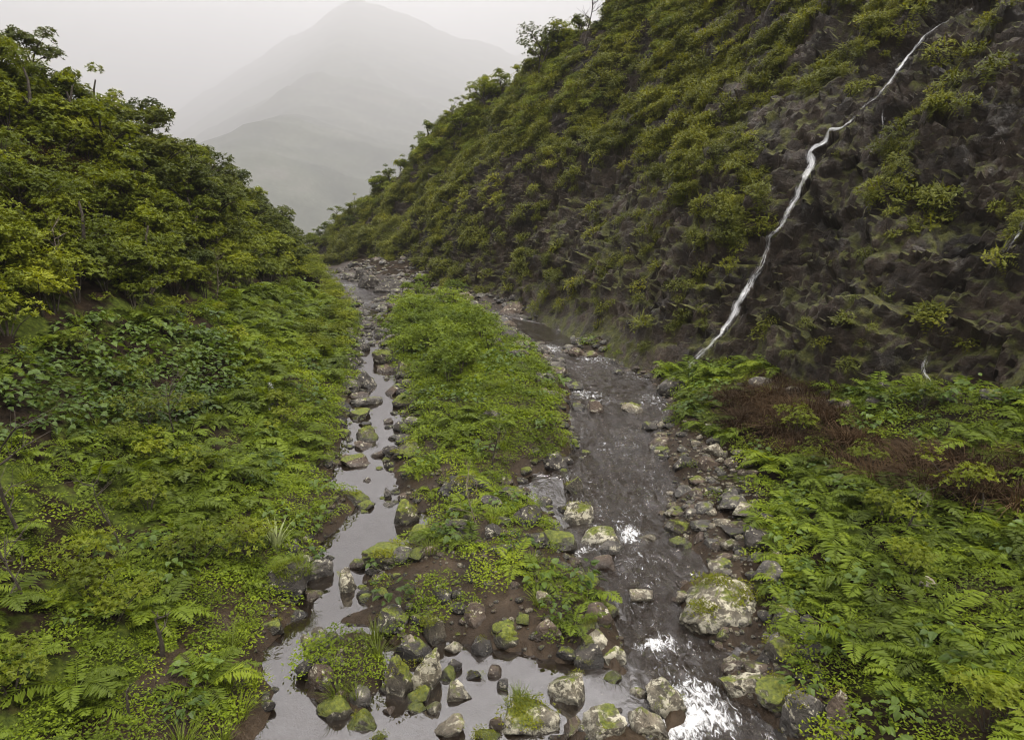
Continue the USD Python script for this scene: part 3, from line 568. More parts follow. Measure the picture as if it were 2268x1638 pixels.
variants('dead_fern', 3, lambda r, k: [('foliage', cat_mesh([blades(r, 80, .55, .014, 1.9, .3)] + [(rotz(*(lambda f: (f[0], r.uniform(0, 6.28)))(frond(r, .6, 8, .3, .9, .14))), frond(r, .6, 8)[1]) for _ in range(3)]), 'dead_brown')])
def tree(mat, **kw):
    def f(r, k):
        w, c = tree_shape(int(r.integers(1e6)), h=[3.0, 3.5, 2.7, 3.2, 3.8][k % 5], lean=[.1, .3, .2, .38, .15][k % 5], **kw); return [('trunk', w, 'bark'), ('crown', c, mat)]
    return f
variants('tree', 6, tree('tree_leaf', bare=.12, limbs=8))
variants('dark_tree', 4, tree('dark_tree_leaf', limbs=8, bare=.2))

# ------------------------------------------------------------------ scattering
def frames(pos, normal, yaw, scale, upness):
    z = unit(normal * (1 - upness) + np.array([0, 0, 1.0]) * upness); x = np.stack([np.cos(yaw), np.sin(yaw), 0 * yaw], -1)
    x = unit(x - z * (x * z).sum(-1, keepdims=True)); y = np.cross(z, x)
    M = np.zeros((len(pos), 4, 4)); M[:, 0, :3], M[:, 1, :3], M[:, 2, :3], M[:, 3, :3] = x * scale[:, None], y * scale[:, None], z * scale[:, None], pos; M[:, 3, 3] = 1
    return M

def place_all(name, cat, group, label, kind, pos, normal=None, scale=1.0, upness=1.0, most=300, mass=None, mass_label=None, reach=1.0):
    """Copies of a kind of plant: the ones that show largest stand alone, the rest are one mass."""
    n = len(pos)
    if not n: return
    normal = np.tile([0, 0, 1.0], (n, 1)) if normal is None else normal
    scale = np.broadcast_to(scale, (n,)) * rng.uniform(.75, 1.25, n); M = frames(pos, normal, rng.uniform(0, 6.283, n), scale, upness)
    uv = proj(pos); dist = np.linalg.norm(pos - [0, 0, EYE], axis=1); inview = (uv[:, 0] > 20) & (uv[:, 0] < 2247) & (uv[:, 1] > 10) & (uv[:, 1] < 1625) & (pos[:, 1] > 2)
    order = np.argsort(-(scale / dist) * inview); src = KIND[kind]; pick = rng.integers(0, len(src), n)
    for i in order[:most]:
        if not inview[i]: continue
        x = UsdGeom.Xform.Define(stage, '/World/' + free(name)); x.AddTransformOp().Set(Gf.Matrix4d(*M[i].ravel().tolist()))
        x.GetPrim().GetReferences().AddInternalReference(src[pick[i]]); x.GetPrim().SetInstanceable(True)
        data(x, label(pos[i], uv[i]) if callable(label) else label, cat, group)
    alone = {int(i) for i in order[:most] if inview[i]}; rest = np.array([i for i in range(n) if i not in alone], int)
    if mass and len(rest): instancer(mass, mass_label, src, pick[rest], M[rest])

def instancer(name, label, src, pick, M, parent='/World/', protos='plant'):
    from scipy.spatial.transform import Rotation
    path = parent + (free(name) if parent == '/World/' else name); pi = UsdGeom.PointInstancer.Define(stage, path); ts = []
    for k, s in enumerate(src):
        q = stage.DefinePrim(f'{path}/{protos}' + (f'_{k:03d}' if k else ''), 'Xform'); q.GetReferences().AddInternalReference(s); ts.append(q.GetPath())
    pi.CreatePrototypesRel().SetTargets(ts); pi.CreateProtoIndicesAttr(Vt.IntArray.FromNumpy(pick.astype(np.int32)))
    sc = np.linalg.norm(M[:, 0, :3], axis=1); rot = Rotation.from_matrix(np.swapaxes(M[:, :3, :3] / sc[:, None, None], 1, 2)).as_quat()
    pi.CreatePositionsAttr(Vt.Vec3fArray.FromNumpy(M[:, 3, :3].astype(np.float32))); pi.CreateScalesAttr(Vt.Vec3fArray.FromNumpy(np.repeat(sc[:, None], 3, 1).astype(np.float32)))
    pi.CreateOrientationsAttr(Vt.QuathArray([Gf.Quath(float(w), float(x), float(y), float(z)) for x, y, z, w in rot]))
    data(pi, label, kind='stuff'); return pi

def sample(step, x0, x1, y0, y1, seed):
    """Jittered points over the ground with everything a density rule needs."""
    r = np.random.default_rng(seed); X_, Y_ = np.meshgrid(np.arange(x0, x1, step), np.arange(y0, y1, step)); p = np.column_stack([X_.ravel(), Y_.ravel()]) + r.uniform(-.5, .5, (X_.size, 2)) * step
    z = ground_z(p[:, 0], p[:, 1]); P_ = np.column_stack([p, z]); uv = proj(P_)
    ok = (uv[:, 0] > -160) & (uv[:, 0] < 2430) & (uv[:, 1] < 1800) & (uv[:, 1] > -150) & (P_[:, 1] > 4)
    P_, uv = P_[ok], uv[ok]; sd = SDF(P_[:, [1, 0]]); dl = np.interp(P_[:, 1], gy, left_edge) - P_[:, 0]; dr = P_[:, 0] - np.interp(P_[:, 1], gy, right_edge)
    th, R_ = np.arctan2(P_[:, 0], P_[:, 1]), np.hypot(P_[:, 0], P_[:, 1]); over = (dl > 2) & (R_ > np.interp(th, ta, ridge) + 3)
    ci = CLIFF_NEAR(P_)
    return P_, uv, sd, dl, dr, r.uniform(size=len(P_)), over | ci

from scipy.spatial import cKDTree
_ft = cKDTree(np.column_stack([FX, FY]))
def CLIFF_NEAR(p):
    """Whether a point lies behind the foot of the cliff."""
    d, k = _ft.query(p[:, :2]); return ((p[:, 0] - FX[k]) * NX[k] + (p[:, 1] - FY[k]) * NY[k]) > .5
TREE_LINE = [(-900,1000),(-300,900),(0,790),(120,730),(330,690),(560,640),(700,625),(760,640),(760,-300),(-900,-300)]
BROWN_GAP = [(-60,320),(120,350),(235,400),(265,475),(170,520),(0,470),(-60,460)]
BROAD = [(100,800),(180,700),(340,735),(500,740),(520,860),(430,950),(250,960),(60,990),(-60,960),(-60,850)]
BRIGHT = [[(470,1100),(560,1050),(700,1060),(720,1150),(620,1200),(500,1200)],[(340,1290),(430,1230),(560,1240),(560,1420),(480,1470),(380,1420)],[(0,1420),(160,1390),(320,1470),(430,1560),(520,1640),(0,1640)],[(680,860),(740,860),(760,980),(690,1010),(640,920)]]
ISLAND = [(850,690),(1000,600),(1100,720),(1180,780),(1260,900),(1270,1000),(1180,1060),(1240,1180),(1330,1330),(1340,1400),(1240,1440),(1000,1440),(790,1380),(790,1250),(930,1120),(900,900)]

P_, uv, sd, dl, dr, u_, bad = sample(2.0, -62, -2, 10, 100, 71)
hill = (dl > 1.2) & inside(uv, TREE_LINE) & ~bad & (sd > 1.2) & ~inside(uv, BROWN_GAP)
top_ = np.interp(uv[:, 0], SKY_LEFT[:, 0], SKY_LEFT[:, 1]); atop = uv[:, 1] - top_ < 110
scl = np.interp(uv[:, 1], [150, 500, 700], [1.05, .95, .8])
dk = (u_ < .30) | (atop & (u_ < .6))
MARKS = [(215,640,'the grass-topped boulder','A'),(925,505,'the square mossy slab','A'),(985,230,'the upright mossy boulder','A'),(655,130,'the wedge-shaped mossy boulder','A'),(190,430,'the pale spiky grass','A'),(600,1132,'the islet slab','A'),(1100,1215,'the tallest upright stone','A'),
 (1350,70,'the long dark slab','A'),(930,890,'the dark triangular rock','A'),(1605,1000,'the island corner boulder','A'),(545,235,'the square moss-topped rock','B'),(1400,780,'the biggest boulder','B'),(215,255,'the dark mossy island boulder','B'),(1680,390,'the hollow boulder','B'),(668,855,'the rounded brown boulder','B'),
 (285,1095,'the cracked mossy boulder','C'),(235,1345,'the yellow-mossed boulder','C'),(405,1500,'the tall grey-brown boulder','C'),(110,708,'the moss-capped shore boulder','E'),(1030,1032,'the tilted pale slab','E'),(1415,1325,'the smooth dark boulder','E'),(340,665,'the mossy channel block','E'),(60,1040,'the left shore boulder','E'),(365,240,'the far boulder group','E'),(2380,1110,'the grey stone under the cliff','E')]
_o = {'A': (600, 1156), 'B': (1200, 1156), 'C': (1800, 1156), 'E': (800, 600)}
MARKS = [((_o[t][0] + x / 2.52) / 1.1028, (_o[t][1] + y / 2.52) / 1.1028, n) for x, y, n, t in MARKS] + [(48, 1130, 'the scarred sapling'), (246, 1150, 'the slender sapling'), (32, 1300, 'the leafless dark sapling'), (352, 1420, 'the dead stump'), (283, 1570, 'the leaning stump'), (395, 930, 'the twiggy bare bush'), (1098, 1000, 'the post-like sapling'),
 (2008, 1150, 'the pair-stemmed snag'), (2160, 1130, 'the short dark snag'), (595, 880, 'the rivulet'), (1880, 1330, 'the feathery fern'), (150, 620, 'the pale bare branch'), (480, 640, 'the white bare branch'), (1530, 800, 'the foot of the waterfall'), (1730, 500, 'the middle of the waterfall'), (1835, 302, 'the bend of the waterfall'), (2010, 140, 'the upper waterfall'),
 (2230, 560, 'the second waterfall'), (2050, 850, 'the thin grey trickle'), (1180, 140, 'the flat-topped skyline tree'), (1280, 60, 'the bare skyline tree'), (1075, 210, 'the dense round skyline tree'), (835, 420, 'the small flat skyline tree'), (1230, 430, 'the dark rock columns'), (690, 560, 'the valley notch'), (120, 420, 'the brown gap in the hillside')]
_used = {}
def beside(what, uv):
    d = [math.hypot(uv[0] - m[0], uv[1] - m[1]) for m in MARKS]; m = MARKS[int(np.argmin(d))]; dx, dy = uv[0] - m[0], uv[1] - m[1]; q = min(d)
    side = ('right of' if dx > 0 else 'left of') if abs(dx) > abs(dy) else ('below' if dy > 0 else 'above')
    return f'{what} {"close " if q < 45 else "well " if q > 160 else "just " if q < 90 else ""}{side} {m[2]}'.replace('the brown gap in the hillside', 'the brown hillside gap')
def on_hill(what):
    def f(p, uv):
        t = uv[1] - np.interp(uv[0], SKY_LEFT[:, 0], SKY_LEFT[:, 1])
        k = int(np.clip((uv[0] + 40) / 75, 0, 9)); n = ['first', 'second', 'third', 'fourth', 'fifth', 'sixth', 'seventh', 'eighth', 'ninth', 'tenth'][k]
        return what + f', {n} strip of the left hill from the left, ' + ('on the skyline' if t < 70 else 'below the skyline' if t < 170 else 'at mid slope' if uv[1] < 520 else 'low above the ferns')
    return f
place_all('tree', 'tree', 'small green trees on the left hillside', on_hill('small green tree'), 'tree', P_[hill & ~dk] - [0, 0, .1], scale=scl[hill & ~dk], mass='far_trees', mass_label='more small green trees of the left hillside thicket')
place_all('dark_tree', 'tree', 'dark small trees on the left hillside', on_hill('dark open-crowned tree'), 'dark_tree', P_[hill & dk] - [0, 0, .1], scale=scl[hill & dk] * 1.08, mass='far_dark_trees', mass_label='more dark small trees of the left hillside thicket')

P_, uv, sd, dl, dr, u_, bad = sample(.85, -58, 0, 7, 92, 72)
k = (dl > .4) & inside(uv, TREE_LINE) & ~bad & (sd > .5) & (u_ < .8)
place_all('shrub', 'shrub', 'green shrubs under the hillside trees', lambda p, uv: beside('green shrub between hillside trees', uv), 'shrub', P_[k], scale=1.35, most=120, mass='shrub_thicket', mass_label='dense green shrubs between the trees of the left hillside')

P_, uv, sd, dl, dr, u_, bad = sample(.52, -26, 18, 5, 48, 73)
low = (dl > 0) & ~inside(uv, TREE_LINE) & ~bad & (sd > .65)
br = sum(inside(uv, b) for b in BRIGHT) > 0; bl = inside(uv, BROAD)
patch = fbm(np.column_stack([P_[:, :2] * .45, 0 * u_]), 3, 81)
right = (dr > .5) & ~bad & (sd > .5) & (uv[:, 1] > 760)
gravel = inside(uv, [(1440,960),(1540,940),(1640,1000),(1700,1100),(1720,1240),(1740,1400),(1780,1640),(1400,1640),(1480,1300),(1440,1100)])
brown = inside(uv, [(1600,880),(1700,830),(1830,840),(1900,960),(2100,1000),(2300,1010),(2300,1130),(2000,1090),(1800,1000),(1700,1010),(1600,940)])
slabs = inside(uv, [(2120,1480),(2300,1420),(2300,1700),(2160,1700)]) | inside(uv, [(2000,1270),(2260,1200),(2267,1330),(2050,1360)])
isl = inside(uv, ISLAND) & (dl <= 0) & (dr <= 0) & (sd > .6)
fernk = (low & ~bl & (patch > .41) & (u_ < np.where(br, .30, .78))) | (right & ~gravel & ~brown & (patch > .33) & (u_ < .8)) | (isl & (u_ < np.where(uv[:, 1] > 1060, .17, .30)) & (uv[:, 1] > 770))
def where(what):
    def f(p, uv):
        return beside(what, uv)
        if x > 1440: return what + (' on the right bank near the foot of the cliff' if y < 1150 else ' on the right bank below the cliff' if y < 1380 else ' on the right bank in the near corner')
        if x > 830 and y < 1480: return what + (' on the island between the two channels')
        return what + (' on the lower left bank close by' if y > 1400 else ' on the left bank beside the calm pool' if y > 1150 else ' on the left bank below the trees')
    return f
place_all('fern', 'fern', 'green ferns on both banks', where('green arching fern'), 'fern', P_[fernk], scale=np.interp(P_[fernk][:, 1], [8, 20, 35], [.8, 1.0, 1.25]) * rng.choice([.6, .8, 1.05, 1.4], fernk.sum()) * np.where(isl[fernk], .75, 1.), most=290, mass='fern_bed', mass_label='dense green ferns carpeting the banks')

P_, uv, sd, dl, dr, u_, bad = sample(.40, -26, 18, 5, 48, 74)
patch = fbm(np.column_stack([P_[:, :2] * .45, 0 * u_]), 3, 81)
low = (dl > 0) & ~inside(uv, TREE_LINE) & ~bad & (sd > .14); br = sum(inside(uv, b) for b in BRIGHT) > 0; bl = inside(uv, BROAD)
right = (dr > .4) & ~bad & (sd > .3) & (uv[:, 1] > 760)
gravel = inside(uv, [(1440,960),(1540,940),(1640,1000),(1700,1100),(1720,1240),(1740,1400),(1780,1640),(1400,1640),(1480,1300),(1440,1100)])
brown = inside(uv, [(1600,880),(1700,830),(1830,840),(1900,960),(2100,1000),(2300,1010),(2300,1130),(2000,1090),(1800,1000),(1700,1010),(1600,940)])
slabs = inside(uv, [(2120,1480),(2300,1420),(2300,1700),(2160,1700)]) | inside(uv, [(2000,1270),(2260,1200),(2267,1330),(2050,1360)])
isl = inside(uv, ISLAND) & (dl <= 0) & (dr <= 0) & (sd > .3); islet = inside(uv, ISLET)
herb = (low & ~bl & (u_ < np.where(br, .98, .52 + .3 * (patch > .5)))) | (right & ~gravel & ~brown & (u_ < .62)) | (isl & (u_ < np.where(uv[:, 1] > 1060, .38, .75))) | (islet & (u_ < .8)) | (right & slabs & (u_ < .28)) | (right & gravel & (u_ < .07)) | (right & brown & (u_ < .16))
place_all('leafy_herb', 'plant', 'low bright herbs on the banks', where('low bright herb cushion'), 'herb', P_[herb], scale=np.interp(P_[herb][:, 1], [8, 20, 35], [.8, 1.0, 1.3]), most=250, mass='ground_cover', mass_label='bright green small-leaved ground cover on the banks')
bk = (low & bl & (u_ < .75)) | (low & ~bl & (u_ > .95)) | (right & ~gravel & ~brown & (u_ > .90)) | (isl & (u_ > .95))
place_all('leafy_plant', 'plant', 'large-leaved plants on the banks', where('dark large-leaved plant'), 'leafy_plant', P_[bk], scale=np.interp(P_[bk][:, 1], [8, 20, 35], [.75, 1.0, 1.15]), most=250, mass='leafy_bed', mass_label='large-leaved dark green plants below the trees')
gk = ((low | isl) & (u_ > .42) & (u_ < .49)) | (islet & (u_ > .8)) | (low & (sd < .9) & (u_ > .6) & (uv[:, 1] > 1400))
place_all('grass_tuft', 'grass', 'grass tufts on the banks', where('tuft of thin green grass'), 'grass_tuft', P_[gk], scale=1.1, most=150, mass='grass', mass_label='thin green grass between the ferns')
dkk = right & brown & (u_ > .22) & (fbm(np.column_stack([P_[:, :2] * .8, 0 * u_]), 2, 83) > .30)
place_all('dead_fern', 'dead fern', 'dead brown ferns below the cliff', lambda p, uv: beside('withered brown fern', uv), 'dead_fern', P_[dkk], scale=1.3, most=120, mass='dead_ferns', mass_label='withered brown ferns at the foot of the cliff')
P2, uv2, *_r = sample(.8, -40, -8, 20, 60, 75); kk = inside(uv2, BROWN_GAP)
place_all('dead_fern', 'dead fern', 'dead brown ferns in the hillside gap', lambda p, uv: beside('withered brown hillside fern', uv), 'dead_fern', P2[kk], scale=1.6, most=40)
P_, uv, sd, dl, dr, u_, bad = sample(1.1, -26, 18, 6, 45, 79)
sk = (((dl > 1.2) & ~inside(uv, TREE_LINE)) | ((dr > 2.5) & (uv[:, 1] > 900))) & ~bad & (sd > 1.2) & (u_ < .16)
place_all('shrub', 'shrub', 'shrubs scattered through the ferns', lambda p, uv: beside('small green shrub among ferns', uv), 'shrub', P_[sk], scale=.85, most=90)
# yellow-green bushes on the upstream island and along the far bank
P_, uv, sd, dl, dr, u_, bad = sample(.75, -16, 6, 20, 70, 76)
k = inside(uv, [(865,700),(940,660),(1030,660),(1075,730),(1090,800),(1000,860),(900,830),(880,770)]) & (sd > .4) & (u_ < .5)
place_all('yellow_shrub', 'shrub', 'yellow-green shrubs on the island', lambda p, uv: beside('yellow-green island bush', uv), 'yellow_shrub', P_[k], scale=np.interp(np.random.default_rng(4).uniform(size=k.sum()), [0, 1], [.7, 1.3]), most=80)
k = (dl > .1) & (dl < 2.5) & (uv[:, 1] < 800) & (u_ < .45) & (sd > .4) & ~bad
place_all('shrub', 'shrub', 'shrubs on the left stream edge', lambda p, uv: beside('light green streamside bush', uv), 'shrub', P_[k], scale=.9, most=80)

# plants on the cliff
area = np.linalg.norm(np.cross(np.roll(CLIFF, -1, 0) - CLIFF, np.roll(CLIFF, -1, 1) - CLIFF), axis=-1); area[-1], area[:, -1] = 0, 0
veg = np.full(S2.shape, .50)
U_, W_ = CUV[..., 0], CUV[..., 1]
def zone_set(poly, val): veg[inside(CUV, poly)] = val
zone_set([(700,500),(1370,-50),(2100,-50),(1900,260),(1780,330),(1700,480),(1500,470),(1420,340),(1150,330),(960,460),(760,560)], 1.15)
zone_set([(1060,340),(1420,340),(1480,500),(1420,560),(1100,540),(1000,440)], .16)
zone_set([(800,560),(1100,540),(1420,560),(1560,560),(1480,760),(1280,740),(1000,630)], .30)
zone_set([(1700,500),(1900,280),(2267,300),(2400,600),(2400,1100),(1900,1000),(1560,820),(1640,640)], .10)
zone_set([(1950,330),(2060,360),(2150,480),(2080,560),(1960,520)], .45)
zone_set([(2080,300),(2150,40),(2400,-100),(2400,700),(2190,420)], .85)
veg *= smoothstep(18, 75, near_line(CUV, FALL)); veg *= .06 + 1.7 * smoothstep(.42, .56, fbm(CLIFF * .55, 3, 91))
veg *= .35 + 1.3 * smoothstep(.45, .75, led_q % 1.0)
veg *= ((T2 > .005) & (T2 < 1.04)) & (W_ > -260) & (U_ < 2600) & (CLIFF[..., 1] > 4)
w = (area * veg).ravel(); N_CLIFF = 9000
pick = rng.choice(w.size, N_CLIFF, p=w / w.sum()); print('cliff plant density', N_CLIFF / w.sum())
cp, cn = CLIFF.reshape(-1, 3)[pick] + rng.normal(0, .12, (N_CLIFF, 3)), unit(CN.reshape(-1, 3)[pick] + .3 * CFN.reshape(-1, 3)[pick])
def on_face(p, uv):
    return beside('green hanging fern clump', uv)
    return 'green fern and grass clump hanging ' + ('high on the cliff above the bare rock' if uv[1] < 330 else 'on the cliff right of the waterfall' if uv[0] > 1780 else 'on the cliff left of the waterfall' if uv[0] > 1250 else 'on the far end of the cliff')
place_all('cliff_plant', 'plant', 'plants hanging on the cliff', on_face, 'cliff_plant', cp, cn, np.interp(np.hypot(cp[:, 0], cp[:, 1]), [15, 35, 70], [.8, 1.0, 1.35]) * rng.choice([.55, .8, 1.0, 1.35], N_CLIFF), .45, most=290, mass='cliff_plants', mass_label='ferns, grass and moss clumps growing over the cliff')
# shrubs on the upper cliff and along its crest
w2 = (area * (veg > .6) * smoothstep(.25, .95, T2)).ravel(); pick = rng.choice(w2.size, 420, p=w2 / w2.sum()); cp, cn = CLIFF.reshape(-1, 3)[pick], CN.reshape(-1, 3)[pick]
place_all('shrub', 'shrub', 'shrubs on the upper cliff', lambda p, uv: beside('green cliff shrub', uv), 'shrub', cp, cn, .95, .6, most=110, mass='cliff_shrubs', mass_label='green shrubs of the upper cliff')
ci = np.argmin(np.abs(tt - 1.0))
crest = [(i, ci + int(rng.integers(-6, 5))) for i in np.flatnonzero(np.diff(np.floor(ss / 1.15)) > 0) if FY[i] > 30]
cp = np.array([CLIFF[i, j] for i, j in crest]); cuv = proj(cp); kk = (cuv[:, 0] > 600) & (cuv[:, 1] > -60) & (rng.uniform(size=len(cp)) < .7)
place_all('tree', 'tree', 'small trees along the crest of the cliff', lambda p, uv: beside('small tree on the cliff crest', uv), 'tree', cp[kk] - [0, 0, .15], scale=.72, most=80)
# ------------------------------------------------------------------ stones
def rock(seed, dims, sub=3, cuts=10, rough=1.0):
    r = np.random.default_rng(seed); m = trimesh.creation.icosphere(subdivisions=sub); v = np.array(m.vertices)
    for _ in range(cuts):
        n = unit(r.normal(size=3)); d = r.uniform(.50, .86); o = np.clip(v @ n - d, 0, None); v -= o[:, None] * n * .98
    q = v * 1.6 + seed * 3.7
    v = v * (1 + rough * (  .30 * (fbm(q, 3, seed) - .5) + .20 * (fbm(q * 3.1, 3, seed + 5) - .5) + (.07 * (noise(q * 9, seed + 9) - .5) if sub > 3 else 0)))[:, None]
    v /= np.abs(v).max(0); return v * np.array(dims), np.array(m.faces)

MOSS_SRC = [leaf_disc(np.random.default_rng(600 + k), 70, .20, .07, .045, .7) for k in range(3)]
def boulder(name, label, cat, loc, dims, yaw, mat, seed, tufts=0, tilt=0.0, group=None):
    sub = 4 if max(dims) > .38 else 3
    v, f = rock(seed, dims, sub, cuts=12 + seed % 7)
    if tilt: c, s = math.cos(tilt), math.sin(tilt); v = v @ np.array([[c, 0, -s], [0, 1, 0], [s, 0, c]])
    v = rotz(v, yaw)
    if not tufts:
        pr = top(name, (v, f), mat, label, cat, group, smooth=38); UsdGeom.Xformable(pr).AddTranslateOp().Set(Gf.Vec3d(*map(float, loc))); return
    t = thing(name, label, cat, loc, group=group); part(t, 'stone', (v, f), mat, smooth=38)
    if 'topped with grass' in label or 'green tuft' in label:
        k = np.argmax(v[:, 2]); q = v[np.abs(v[:, :2] - v[k, :2]).max(1) < .5 * dims[0]]; q = q[q[:, 2] > .45 * dims[2]][::7]
        data(part(t, 'grass', cat_mesh([((lambda b: (b[0] + c_ - [0, 0, .03], b[1]))(blades(np.random.default_rng(seed + n_k), 26, .26, .010, 1.2, .09))) for n_k, c_ in enumerate(q[:40] if 'topped' in label else q[::4][:7])]), 'grass_green'), kind='stuff')
    n = unit(np.cross(v[f[:, 1]] - v[f[:, 0]], v[f[:, 2]] - v[f[:, 0]])); c = v[f].mean(1); r = np.random.default_rng(seed)
    w = np.where((n[:, 2] > .55) & (c[:, 2] > .25 * dims[2]), fbm(c * 2.2 + seed, 2, 3) ** 4, 0) + 1e-12; ms = []
    for i in r.choice(len(f), tufts, p=w / w.sum()):
        mv, mf = MOSS_SRC[int(r.integers(3))]; ms.append((rotz(mv, r.uniform(0, 6.3)) * r.uniform(.55, 1.1) * np.clip(max(dims), .35, .8) / .6 + c[i] - n[i] * .01, mf))
    data(part(t, 'moss', cat_mesh(ms), 'moss_green'), kind='stuff')

